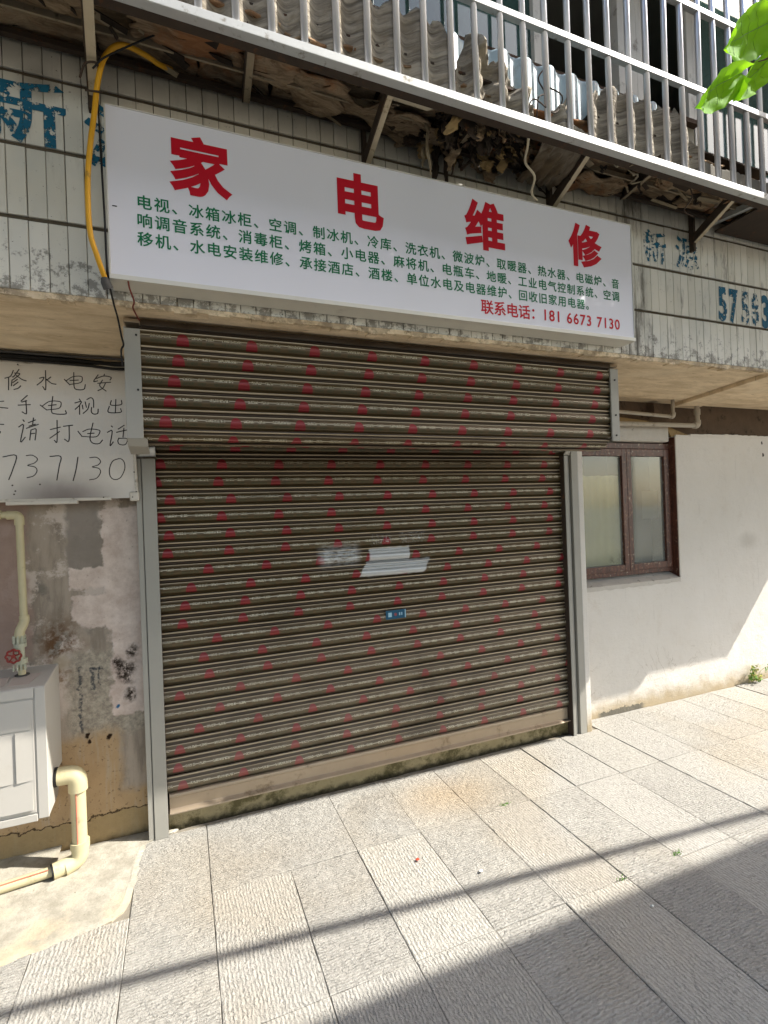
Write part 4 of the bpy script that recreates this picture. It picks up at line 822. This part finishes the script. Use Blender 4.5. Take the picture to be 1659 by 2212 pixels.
for i in range(8):
    t = 2 * math.pi * i / 8; mb.box(-0.678 + 0.021 * math.cos(t) - .004, -0.678 + 0.021 * math.cos(t) + .004, -0.022 + 0.021 * math.sin(t) - .004, -0.022 + 0.021 * math.sin(t) + .004, 1.015, 1.048)
mb.build('union_nut', M['valve_body'], WP); pipe(WP, [(-0.678, -0.022, 1.048), (-0.678, -0.022, 1.012)], 0.017, 'valve_body', 'union')
pipe(WP, [(-0.676, -0.022, 1.014), (-0.676, -0.022, 0.998)], 0.024, 'valve_body', 'collar')
pipe(WP, [(-0.677, -0.022, 1.0), (-0.674, -0.022, 0.915)], 0.0165, 'valve_body', 'valve_body'); pipe(WP, [(-0.677, -0.022, 0.970), (-0.684, -0.06, 0.970)], 0.011, 'valve_body', 'bonnet')
pipe(WP, [(-0.674, -0.022, 0.948), (-0.674, -0.022, 0.926)], 0.024, 'valve_body', 'collar')
for i in range(4): bx('lug', M['valve_body'], -0.70 + i * 0.014, -0.694 + i * 0.014, -0.046, -0.036, 0.90, 0.925, WP)
pipe(WP, [(-0.673, -0.022, 0.93), (-0.672, -0.022, 0.865)], 0.0145)
pipe(WP, [(-0.672, -0.022, 0.8735), (-0.672, -0.022, 0.8775)], 0.028, 'grey_cable', 'rubber_ring')
hw = Vector((-0.690, -0.068, 0.970)); mb = MB(); ring = []
for i in range(49):
    t = 2 * math.pi * i / 48; rr = 0.0265 + 0.0022 * math.cos(8 * t); ring.append(hw + Vector((rr * math.cos(t), 0, rr * math.sin(t))))
mb.tube(ring, 0.0045, 8, False)
for i in range(5):
    t = 2 * math.pi * i / 5 + 0.3; mb.tube([hw + Vector((0, 0.002, 0)), hw + Vector((0.025 * math.cos(t), 0, 0.025 * math.sin(t)))], 0.0032, 6)
mb.tube([hw + Vector((0, 0.006, 0)), hw + Vector((0, -0.006, 0))], 0.008, 10); mb.build('handwheel', M['valve_red'], WP)
DP = thing('outlet_pipe', 'fat cream pipe leaving the meter box and bending down into the ground', 'pipe', (-0.47, -0.05, 0.0))
py = -0.062; rp = 0.0300
elbow(DP, (-0.470, py, 0.418), (-1, 0, 0), (0, 0, -1), 0.0385, 0.075)
pipe(DP, [(-0.557, py, 0.418), (-0.546, py, 0.418)], 0.041, 'black_cable', 'rubber_ring'); pipe(DP, [(-0.56, py, 0.418), (-0.52, py, 0.418)], 0.028)
pipe(DP, [(-0.470, py, 0.36), (-0.470, py, 0.09)], rp, n=20)
MB().tube([(-0.4735, py - rp - 0.0006, 0.345), (-0.4735, py - rp - 0.0006, 0.115)], 0.0022, 6).build('red_line', M['pipe_line'], DP)
pipe(DP, [(-0.470, py, 0.118), (-0.470, py, 0.088)], 0.0385, name='socket', n=20)
elbow(DP, (-0.470, py - 0.004, 0.036), (0, 0, 1), (-0.9, -0.4, -0.12), 0.034, 0.062)
elb = Vector((-0.470, py - 0.004, 0.036)); dv = Vector((-0.93, -0.33, -0.05)).normalized()
pipe(DP, [elb + dv * 0.03, elb + dv * 0.105], 0.033, name='socket'); pipe(DP, [elb + dv * 0.104, elb + dv * 0.110], 0.034, 'black_cable', 'rubber_ring')
pipe(DP, [elb + dv * 0.08, Vector((-1.3, -0.17, 0.006))], 0.021); MB().tube([elb + dv * 0.12 + Vector((0, -.006, 0.0205)), Vector((-1.3, -0.176, 0.0265))], 0.0022, 6).build('red_line', M['pipe_line'], DP)
# pipes under the soffit
SP = thing('soffit_pipe', 'thin grey pipe under the soffit, the nearer and shorter of the pair', 'pipe', (3.2, 0.08, 2.17))
pipe(SP, [(2.30, 0.06, 2.205), (3.44, 0.06, 2.168)], 0.0125, 'dull_pipe'); elbow(SP, (3.462, 0.06, 2.168), (-1, 0, 0), (0, 0, 1), 0.018, 0.03, 'dull_pipe'); pipe(SP, [(3.462, 0.06, 2.19), (3.462, 0.06, 2.30)], 0.0125, 'dull_pipe')
SP = thing('soffit_pipe', 'thicker grey pipe bending up into the soffit beside the concrete beam', 'pipe', (3.5, 0.1, 2.13))
pipe(SP, [(2.30, 0.10, 2.10), (3.74, 0.10, 2.115)], 0.0175, 'dull_pipe'); elbow(SP, (3.775, 0.10, 2.115), (-1, 0, 0), (0, 0, 1), 0.024, 0.042, 'dull_pipe'); pipe(SP, [(3.775, 0.10, 2.14), (3.775, 0.10, 2.30)], 0.0175, 'dull_pipe'); pipe(SP, [(3.775, 0.10, 2.20), (3.775, 0.10, 2.245)], 0.023, 'dull_pipe', 'coupling')
tag(bx('junction_box', M['raw_beam'], 3.34, 3.42, 0.12, 0.186, 2.20, 2.28, None, 0.004), 'small dark junction box under the soffit left of the thin pipe', 'junction box')
# ------------------------------------------------------------------ the balcony cage
CG = thing('balcony_cage', 'steel barred balcony cage hanging over the sign with rotten boards beneath', 'window cage', (1.2, -0.9, 3.0))
YC = -1.075
zr1 = lambda x: 3.045 - 0.017 * x
zr2 = lambda x: 3.436 - 0.012 * x
zr3 = lambda x: 3.80 - 0.008 * x
def rail(zf, wd, ht, y=YC):
    MB().bar((-2.1, y, zf(-2.1)), (2.84, y, zf(2.84)), wd, ht).build('rail', M['steel_rail'], CG, 0.002)
rail(zr1, 0.034, 0.030); rail(zr2, 0.024, 0.026); rail(zr3, 0.024, 0.026); rail(lambda x: 4.18 - 0.006 * x, 0.024, 0.026); rail(lambda x: 4.62, 0.03, 0.03)
barm = MB().box(-0.0105, 0.0105, -0.0105, 0.0105, 0, 1.60).mesh('bar'); 
mb = MB(); mb.tube([(0, 0, 0), (0, 0, 1.60)], 0.0120, 10); barm = mb.mesh('bar', smooth=True); barm.materials.append(M['steel_bar'])
for i in range(-20, 26):
    x = 0.100 + 0.1088 * i + random.uniform(-.003, .003)
    o = bpy.data.objects.new('bar', barm); col.objects.link(o); place(o, (x, YC + 0.002, zr1(x)), CG); o.rotation_euler = (random.uniform(-.004, .004), random.uniform(-.008, .008), 0)
MB().bar((-2.1, -1.043, zr1(-2.1) - 0.011), (2.84, -1.043, zr1(2.84) - 0.011), 0.040, 0.004).build('rail_leg', M['dark_iron'], CG)
# end frames of the cage
NB_ = thing('shade_cage', 'deeper barred cage of the flat next door beyond the right edge', 'window cage', (3.9, -1.0, 3.0))  # added out of view to shade the foot of the shutter
for z in (3.03, 3.42, 3.80, 4.2, 4.62): MB().bar((2.86, -1.165, z), (5.0, -1.165, z), 0.03, 0.03).build('rail', M['steel_rail'], NB_)
bx('shade_sheet', M['steel_rail'], 2.86, 5.6, -1.22, -0.64, 4.64, 4.646, NB_)
bx('floor_plate', M['dark_iron'], 2.86, 5.0, -1.16, -0.72, 3.045, 3.055, NB_)
for i in range(20):
    o = bpy.data.objects.new('bar', barm); col.objects.link(o); place(o, (2.88 + 0.11 * i, -1.163, 3.04), NB_)
for x in (-2.1, 2.84):
    MB().bar((x, YC, zr1(x)), (x, YC, 4.62), 0.03, 0.03, (1, 0, 0)).bar((x, YC, 4.62), (x, -0.62, 4.62), 0.03, 0.03).bar((x, YC, 3.06), (x, -0.70, 3.10), 0.03, 0.03).build('end_frame', M['steel_rail'], CG)
bx('shade_sheet', M['steel_rail'], -2.1, 2.84, -1.16, -0.63, 4.640, 4.646, CG)  # added above the view to shade the upper windows
# mid bar under the boards and the wall bar
MB().bar((-2.1, -0.862, 3.118), (0.98, -0.862, 3.100), 0.008, 0.022).build('runner', M['old_iron'], CG)
MB().bar((1.06, -0.862, 3.098), (1.22, -0.862, 3.094), 0.008, 0.022).build('runner', M['old_iron'], CG)
MB().bar((1.55, -0.862, 3.100), (5.0, -0.862, 3.092), 0.008, 0.022).build('runner', M['old_iron'], CG)
MB().bar((-2.1, -0.735, 3.128), (5.0, -0.735, 3.105), 0.022, 0.02).build('runner', M['dark_iron'], CG)
# angle iron brackets
def bracket(x0, x1, zt, zb, wide=0.030, leg=0.10, matl='old_iron', yb=-0.722, lift=0.0):
    a = Vector((x0, YC + 0.012, zt)); b = Vector((x1, yb, zb))
    MB().bar(a, b, wide, 0.005).build('bracket', M['pale_iron' if leg else matl], CG)
    d = (b - a).normalized(); s_ = d.cross(Vector((0, 0, 1))).normalized()
    MB().bar(a - s_ * wide / 2 + Vector((0, 0, 0.02)), b - s_ * wide / 2 + Vector((0, 0, 0.02)), 0.005, 0.045).build('bracket_web', M['dark_iron'], CG)
    if leg: MB().bar((x1 - 0.008, yb + 0.006, zb - 0.045), (x1 - 0.008, yb + 0.006, zb + leg), 0.030, 0.016, (1, 0, 0)).build('bracket_leg', M['dark_iron'], CG)
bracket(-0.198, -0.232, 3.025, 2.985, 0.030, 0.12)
MB().tube(catmull([(-0.255, -0.835, 2.955), (-0.235, -0.868, 2.978), (-0.205, -0.868, 2.99), (-0.2, -0.83, 3.0)], 4), 0.0035, 6).build('binding_wire', M['dark_iron'], CG)
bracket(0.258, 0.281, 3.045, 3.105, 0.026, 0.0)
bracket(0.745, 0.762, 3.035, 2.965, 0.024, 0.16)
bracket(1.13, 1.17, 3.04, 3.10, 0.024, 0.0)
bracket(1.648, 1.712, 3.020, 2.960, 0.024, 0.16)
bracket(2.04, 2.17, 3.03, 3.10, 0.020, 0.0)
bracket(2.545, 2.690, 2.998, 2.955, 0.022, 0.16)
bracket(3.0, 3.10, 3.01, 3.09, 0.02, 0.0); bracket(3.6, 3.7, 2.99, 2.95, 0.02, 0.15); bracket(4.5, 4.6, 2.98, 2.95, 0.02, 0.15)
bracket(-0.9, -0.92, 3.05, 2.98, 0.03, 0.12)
# rotten boards over the brackets
def board(x0, x1, y0, y1, z, amp, mat='rotten', tilt=0.0, droop=0.0, seed=0, name='floor_board', rag=0.02):
    nu = max(6, int((x1 - x0) / 0.025)); nv = 10
    def f(u, v):
        rx = rag * nz(v * 6 + seed, 3.3) * (1 if u > 0.5 else -1) * abs(2 * u - 1); ry = rag * nz(u * 9 * (x1 - x0) + seed, 8.1) * (2 * v - 1)
        x = x0 + (x1 - x0) * u + rx; y = y0 + (y1 - y0) * v + ry
        return (x, y, z + amp * nz(x * 9 + seed, y * 14) + amp * 0.5 * nz(x * 30, y * 40 + seed) + tilt * (u - .5) - droop * max(0, v - 0.55) ** 1.5 * (0.5 + abs(nz(x * 12, seed))))
    return MB().grid(f, nu, nv).build(name, M[mat], CG, smooth=True, solid=0.008)
specs = [(-2.1, -1.2, -0.70, -1.034), (-1.2, -0.62, -0.70, -1.034), (-0.62, -0.215, -0.70, -1.034), (-0.205, 0.10, -0.70, -1.034), (0.11, 0.36, -0.705, -1.045), (0.37, 0.60, -0.70, -1.034), (0.61, 0.75, -0.70, -1.04), (0.77, 1.02, -0.70, -1.034), (1.03, 1.34, -0.70, -1.034), (1.345, 1.70, -0.70, -1.036), (1.73, 2.06, -0.70, -1.02), (2.09, 2.48, -0.70, -1.03), (2.50, 2.75, -0.70, -1.03), (2.77, 3.15, -0.70, -1.04), (3.17, 3.6, -0.70, -1.04), (3.62, 4.2, -0.7, -1.04), (4.22, 5.0, -0.70, -1.04)]
for i, (a, b, c, d) in enumerate(specs):
    board(a, b, c, d, 3.150 - 0.008 * a, 0.016, seed=i * 3.7, tilt=random.uniform(-.012, .012), droop=random.uniform(0.0, 0.12))
for a_, b_ in ((-2.1, 1.35), (1.66, 2.84)): bx('light_seal', M['dark_iron'], a_, b_, -1.030, -0.70, 3.178, 3.186, CG)  # added over the boards to keep sun leaks off the sign
# broken lower layer of peeled lining
lows = [(-0.10, 0.25, -0.86, -1.034), (0.27, 0.52, -0.84, -1.055), (0.44, 0.62, -0.75, -0.95), (0.56, 0.80, -0.78, -0.90), (0.80, 0.98, -0.74, -0.88), (0.9, 1.15, -0.72, -0.86), (1.8, 2.1, -0.72, -0.85), (2.2, 2.5, -0.88, -1.02), (-0.6, -0.2, -0.9, -1.04)]
for i, (a, b, c, d) in enumerate(lows): board(a, b, c, d, 3.105 - 0.008 * a, 0.022, seed=50 + i * 5.1, tilt=random.uniform(-.03, .03), droop=0.05, name='peeling_lining', rag=0.05)
mb = MB(); mb.grid(lambda u, v: (0.765 + 0.20 * u - 0.05 * v * u, -1.055 + 0.075 * v, 3.028 + 0.02 * v - 0.004 * u), 6, 3); mb.build('pale_board', M['pale_board'], CG, solid=0.006)

# torn tar paper and splinters hanging through the broken floor
HT = thing('hanging_rags', 'dark shredded tar paper and splintered wood hanging through the broken balcony floor', 'debris', (1.25, -0.85, 3.05))
def strip(p, ln, wd, dirx, diry, mat, seed, curl=0.05, rag=0.6):
    def f(u, v):
        w_ = wd * (1 - 0.7 * v * v) * (1 + rag * nz(v * 7, seed)) 
        x = p[0] + dirx * ln * v + w_ * (u - .5) + curl * nz(v * 3, seed + 5); y = p[1] + diry * ln * v + curl * nz(v * 3 + 7, seed) + 0.012 * nz(u * 4, v * 6 + seed); z = p[2] - ln * v * (1 - 0.25 * abs(dirx)) + 0.01 * nz(u * 5, seed + v * 4)
        return (x, y, z)
    return MB().grid(f, 5, 10).build('rag', M[mat], HT, smooth=True, solid=0.003)
rr = random.Random(11)
for i in range(110):
    x = rr.uniform(0.98, 1.70); y = rr.uniform(-1.03, -0.74); ln = rr.uniform(0.03, 0.11) * (1.35 if 1.0 < x < 1.25 else 0.8)
    strip((x, y, 3.11 - 0.008 * x + rr.uniform(-.03, .02)), ln, rr.uniform(0.015, 0.085), rr.uniform(-.9, .9), rr.uniform(-.3, .3), rr.choice(['tar', 'tar', 'tar', 'dark_iron', 'dark_iron', 'rotten', 'rotten', 'old_ply']), i * 2.3, 0.02, 0.9)
strip((0.965, -0.87, 3.09), 0.20, 0.016, 0.12, 0.1, 'old_iron', 91, 0.02, 0.3)
strip((1.005, -0.78, 3.10), 0.13, 0.02, -0.1, 0.0, 'old_iron', 33, 0.02, 0.3); strip((1.065, -0.76, 3.10), 0.20, 0.035, -0.05, 0.0, 'tar', 17, 0.02, 0.5); strip((1.12, -0.75, 3.10), 0.23, 0.024, 0.0, 0.0, 'dark_iron', 5, 0.01, 0.3)
for i in range(14):
    x = rr.uniform(1.7, 2.9); strip((x, rr.uniform(-1.04, -0.85), 3.09 - .008 * x), rr.uniform(0.03, 0.09), rr.uniform(.008, .03), rr.uniform(-1, 1), rr.uniform(-.3, .3), rr.choice(['tar', 'rotten', 'pale_board', 'old_iron']), 200 + i)
for i in range(60):
    x = rr.uniform(-0.6, 2.9); y = rr.uniform(-1.03, -0.75); a_ = rr.uniform(-.5, .5); l_ = rr.uniform(.03, .16)
    MB().bar((x, y, 3.125 - .01 * x + rr.uniform(-.015, .01)), (x + l_ * math.cos(a_), y + l_ * .5 * math.sin(a_ * 3), 3.11 - .01 * x + rr.uniform(-.035, .0)), rr.uniform(.006, .03), rr.uniform(.002, .005)).build('splinter', M[rr.choice(['rotten', 'tar', 'old_iron', 'dark_iron'])], HT)
# crumpled grey felt sheet hanging at the left of the bracket
mb = MB(); mb.grid(lambda u, v: (1.44 + 0.20 * u + 0.03 * v, -1.04 + 0.27 * v, 3.06 - 0.045 * math.sin(math.pi * v) * (1 - 0.4 * u) - 0.03 * v + 0.012 * math.sin(22 * u + 3 * v) + 0.012 * nz(u * 6, v * 7)), 18, 14)
mb.build('felt_sheet', M['corrugated'], HT, smooth=True, solid=0.004)
mb = MB(); mb.tube(catmull([(1.33, -1.05, 3.05), (1.36, -1.0, 3.0), (1.40, -0.93, 2.985), (1.47, -0.90, 2.96), (1.50, -0.84, 2.93), (1.56, -0.80, 2.93)], 5), 0.005, 6); mb.build('pale_fibre', M['pale_board'], HT)
for pts in ([(1.36, -1.06, 3.07), (1.38, -1.05, 3.16), (1.42, -1.04, 3.2), (1.40, -1.03, 3.26), (1.45, -1.03, 3.33)], [(1.30, -1.07, 3.03), (1.33, -1.08, 3.12), (1.44, -1.07, 3.10), (1.5, -1.05, 3.2), (1.43, -1.03, 3.24)], [(2.27, -1.0, 3.05), (2.28, -1.02, 2.96), (2.25, -1.0, 2.90), (2.31, -1.0, 2.88)]):
    MB().tube(catmull(pts, 5), 0.003, 5).build('loose_wire', M['dark_iron'], HT)

# weathered corrugated sheets standing inside the cage
def corr(label, x0, x1, top, y=-1.043, crumple=0.0, bot=3.043, ph=0.0, pitch=0.1088, amp=0.017, mat='corrugated', seed=0, name='corrugated_sheet', grp=None, jag=0.02, ylean=0.0):
    nu = int((x1 - x0) / 0.008); nv = 26
    def f(u, v):
        x = x0 + (x1 - x0) * u; zt = top(x) + jag * nz(x * 22, seed) + jag * 0.8 * nz(x * 75, seed + 4) - 0.5 * jag * max(0, math.sin(x * 19 + seed)) ** 8
        z = bot - 0.008 * x + (zt - bot) * v
        wv_ = math.sin(2 * math.pi * (x - ph) / pitch); yy = y + amp * wv_ + ylean * v + crumple * (nz(x * 9, z * 9 + seed) + 0.5 * nz(x * 25, z * 25)) * (0.3 + v)
        xx = x + crumple * 0.9 * nz(x * 8 + 9, z * 11 + seed) * v
        if mat == 'corrugated': yy += 0.0035 * nz(x * 6, z * 60 + seed)
        return (xx, yy, z)
    o = MB().grid(f, nu, nv).build(name, M[mat], None, smooth=True, solid=0.005); return tag(o, label, 'roofing sheet', grp)
G_ = 'weathered corrugated sheets inside the cage'
corr('weathered corrugated sheet with a ragged top, longest and leftmost inside the cage', -2.05, 1.005, lambda x: 3.335 if x < 0.95 else 3.335 - (x - 0.95) * 3, ph=0.02, seed=1, grp=G_)
corr('crumpled torn corrugated sheet beside the gap in the cage', 1.01, 1.37, lambda x: 3.335 - 0.62 * (x - 1.06) if x > 1.06 else 3.20 + (x - 1.01) * 2.6, crumple=0.045, seed=5, ph=0.03, grp=G_, jag=0.03)
corr('low torn stump of grey sheet between the two standing sheets', 1.38, 1.64, lambda x: 3.125 + 0.05 * math.sin(x * 26), crumple=0.03, seed=9, ph=0.0, grp=G_, jag=0.04)
corr('ragged corrugated sheet with toothed top at the right inside the cage', 1.635, 2.30, lambda x: 3.27 + 0.05 * min(1, (x - 1.635) * 8) - (0.0 if x < 2.17 else (x - 2.17) * 0.9), seed=14, crumple=0.012, ph=0.05, grp=G_, jag=0.035)
corr('pale bluish plastic sheet standing behind the torn grey sheets', 0.94, 2.16, lambda x: 3.415 + 0.012 * (x - 1), y=-0.945, mat='poly_sheet', pitch=0.12, amp=0.012, seed=3, name='plastic_sheet', jag=0.004, bot=3.165)
corr('narrow plastic sheet standing at the foot of the green window', 2.31, 2.83, lambda x: 3.13, y=-1.046, mat='grey_panel', pitch=0.2, amp=0.004, seed=6, name='plastic_sheet', jag=0.012, bot=3.03)

# ------------------------------------------------------------------ leaves in the top right corner
LB = thing('leafy_branch', 'bright green lobed leaves on a twig reaching in at the top right corner', 'branch', (1.7, -1.85, 2.8))
def leaf(base, tip, width, notch, nrm, seed):
    base = Vector(base); tip = Vector(tip); d = tip - base; ln = d.length; d.normalize(); nrm = Vector(nrm); s_ = d.cross(nrm).normalized(); nn = s_.cross(d).normalized()
    def prof_(v): return width * (math.sin(math.pi * min(1, v * 0.94 + 0.06)) ** 0.75) * (1.15 - 0.35 * v)
    def f(u, v):
        a = 2 * u - 1; w_ = prof_(v) * (1 + 0.07 * nz(v * 12, seed + (1 if a > 0 else 0)))
        lob = 0.0
        if notch: lob = 0.22 * ln * max(0, v - 0.55) * (abs(a) - 0.5)
        p = base + d * (ln * v + lob) + s_ * (w_ * a) + nn * (-0.10 * ln * abs(a) ** 1.5 * (1 - v * .4) + 0.07 * ln * math.sin(v * 3) + 0.01 * ln * math.sin(v * 26) * abs(a) + 0.012 * nz(u * 5, v * 5 + seed))
        return p
    o = MB().grid(f, 14, 22).build('leaf', M['leaf'], LB, smooth=True)
    mb = MB()
    mb.tube([f(0.5, t / 14) + nn * -0.0006 for t in range(15)], [0.0011 * (1 - t / 16) + 0.0003 for t in range(15)], 6)
    for k in range(1, 6):
        for s2 in (-1, 1):
            v0 = 0.1 + k * 0.13; mb.tube([f(0.5 + s2 * q * 0.085, v0 + q * 0.035) + nn * -0.0005 for q in range(5)], 0.0004, 5)
    mb.build('vein', M['vein'], o)
leaf((1.57, -1.80, 2.850), (1.305, -1.83, 2.662), 0.062, True, (0.25, 0.75, 0.6), 2)
leaf((1.435, -1.79, 2.672), (1.212, -1.82, 2.496), 0.046, False, (0.2, 0.7, 0.7), 7)
leaf((1.62, -1.78, 2.80), (1.405, -1.79, 2.588), 0.038, False, (0.1, 0.85, 0.5), 12)
MB().tube(catmull([(1.435, -1.79, 2.672), (1.46, -1.79, 2.705), (1.54, -1.79, 2.74), (1.62, -1.79, 2.80), (1.72, -1.82, 2.87), (1.9, -1.9, 3.0), (2.3, -2.0, 3.35), (2.9, -2.2, 4.2)], 6), [0.0016] * 12 + [0.0025] * 12 + [0.004] * 12 + [0.006] * 7, 7).build('twig', M['twig'], LB)
MB().tube([(1.57, -1.80, 2.85), (1.63, -1.80, 2.85), (1.72, -1.82, 2.87)], 0.0013, 6).build('twig', M['twig'], LB)

# ------------------------------------------------------------------ weeds and litter
WE = thing('dry_weed', 'half dried yellow green weed at the foot of the whitewashed wall', 'weed', (4.35, 0.13, 0))
rr = random.Random(5)
for st in range(9):
    bx_ = 4.38 + rr.uniform(-.1, .12); tx_ = bx_ + rr.uniform(-.07, .1); hgt_ = rr.uniform(0.06, 0.17); ty_ = 0.13 - rr.uniform(0.0, .07)
    MB().tube(catmull([(bx_, 0.135, 0), ((bx_ + tx_) / 2, 0.12, hgt_ * .6), (tx_, ty_, hgt_)], 3), 0.0015, 5).build('stem', M['dry_leaf'], WE)
    mb = MB()
    for k in range(16):
        t = rr.uniform(0.2, 1); c = Vector((bx_ + (tx_ - bx_) * t, 0.13 + (ty_ - 0.13) * t, hgt_ * t)) + Vector((rr.uniform(-.02, .02), rr.uniform(-.02, .012), rr.uniform(-.01, .01)))
        a = Vector((rr.uniform(-1, 1), rr.uniform(-1, .5), rr.uniform(-.6, 1))).normalized() * rr.uniform(.008, .019); b = a.cross(Vector((rr.uniform(-1, 1), rr.uniform(-1, 1), 1))).normalized() * rr.uniform(.004, .009)
        mb.add([c - a, c + b, c + a * 1.1, c - b], [(0, 1, 2, 3)])
    mb.build('leaves', M['dry_leaf'] if st % 2 else M['weed'], WE)
def tuft(x, y, label):
    mb = MB()
    for k in range(26):
        c = Vector((x + rr.gauss(0, .016), y + rr.gauss(0, .006), 0.0)); a = Vector((rr.uniform(-1, 1), rr.uniform(-1, 1), rr.uniform(.5, 1.4))).normalized() * rr.uniform(.006, .014); b = Vector((a.y, -a.x, 0)).normalized() * 0.0022
        mb.add([c - b, c + b, c + a], [(0, 1, 2)])
    tag(mb.build('weed_tuft', M['weed']), label, 'weed', 'weed tufts in the paving joints')
tuft(1.50, -0.462, 'tiny green weed tuft in the long joint in front of the shutter middle'); tuft(1.945, -1.085, 'green weed tuft at a stone corner inside the thin cable shadow'); tuft(1.615, -1.10, 'faint weed tuft at a stone corner nearest the big shade')
def scrap(x, y, s_, mat, label):
    mb = MB(); c = Vector((x, y, 0.006)); vs = [c + Vector((s_ * math.cos(t) * rr.uniform(.6, 1.1), s_ * math.sin(t) * rr.uniform(.6, 1.1), rr.uniform(-.002, .004))) for t in [i * 1.05 for i in range(6)]]
    mb.add([c + Vector((0, 0, .004))] + vs, [(0, i + 1, (i + 1) % 6 + 1) for i in range(6)]); tag(mb.build('litter_scrap', M[mat], solid=0.001), label, 'litter')
scrap(0.905, -0.655, 0.011, 'litter_red', 'small red scrap lying on the sunlit paving'); scrap(1.118, -0.83, 0.010, 'litter_white', 'small white scrap at the edge of the cable shadow'); scrap(1.60, -1.255, 0.008, 'litter_white', 'small white scrap just inside the big shade')

# ------------------------------------------------------------------ added shade casters out of view: overhead cable and shed
def over(label, z0, y0, y1, r, xa=-6, xb=12, sag=0.35):
    pts = [(xa + (xb - xa) * i / 24, y0 + (y1 - y0) * i / 24, z0 - sag * (1 - (2 * i / 24 - 1) ** 2)) for i in range(25)]
    tag(MB().tube(pts, r, 8).build('shadow_cable', M['black_cable']), label, 'cable')
# ground line y(x): -0.79 at x=0, -0.92 at 1.7, -1.07 at 2.6 ; caster = ground + z*(0.923, -0.351)
over('added black cable bundle high over the lane, unseen, casting the thin paving shadow', 4.35, -1.40, -3.20, 0.024)  # added overhead, out of view, for the thin shadow
OB = thing('shade_shed', 'added unseen shed roof across the lane, placed to shade the near paving', 'shed', (0, -6, 0))  # added behind the camera to cast the big shade
bx('shade_slab', M['raw_beam'], -16, 18, -9.6, -3.24, 4.99, 5.30, OB)
for i in range(-5, 7): bx('post', M['upper_wall'], i * 3.2 - 0.15, i * 3.2 + 0.15, -8.9, -8.6, 0, 5.0, OB)
for i in range(-5, 7): bx('roof_beam', M['raw_beam'], i * 3.2 - 0.12, i * 3.2 + 0.12, -9.5, -3.4, 4.75, 4.99, OB)
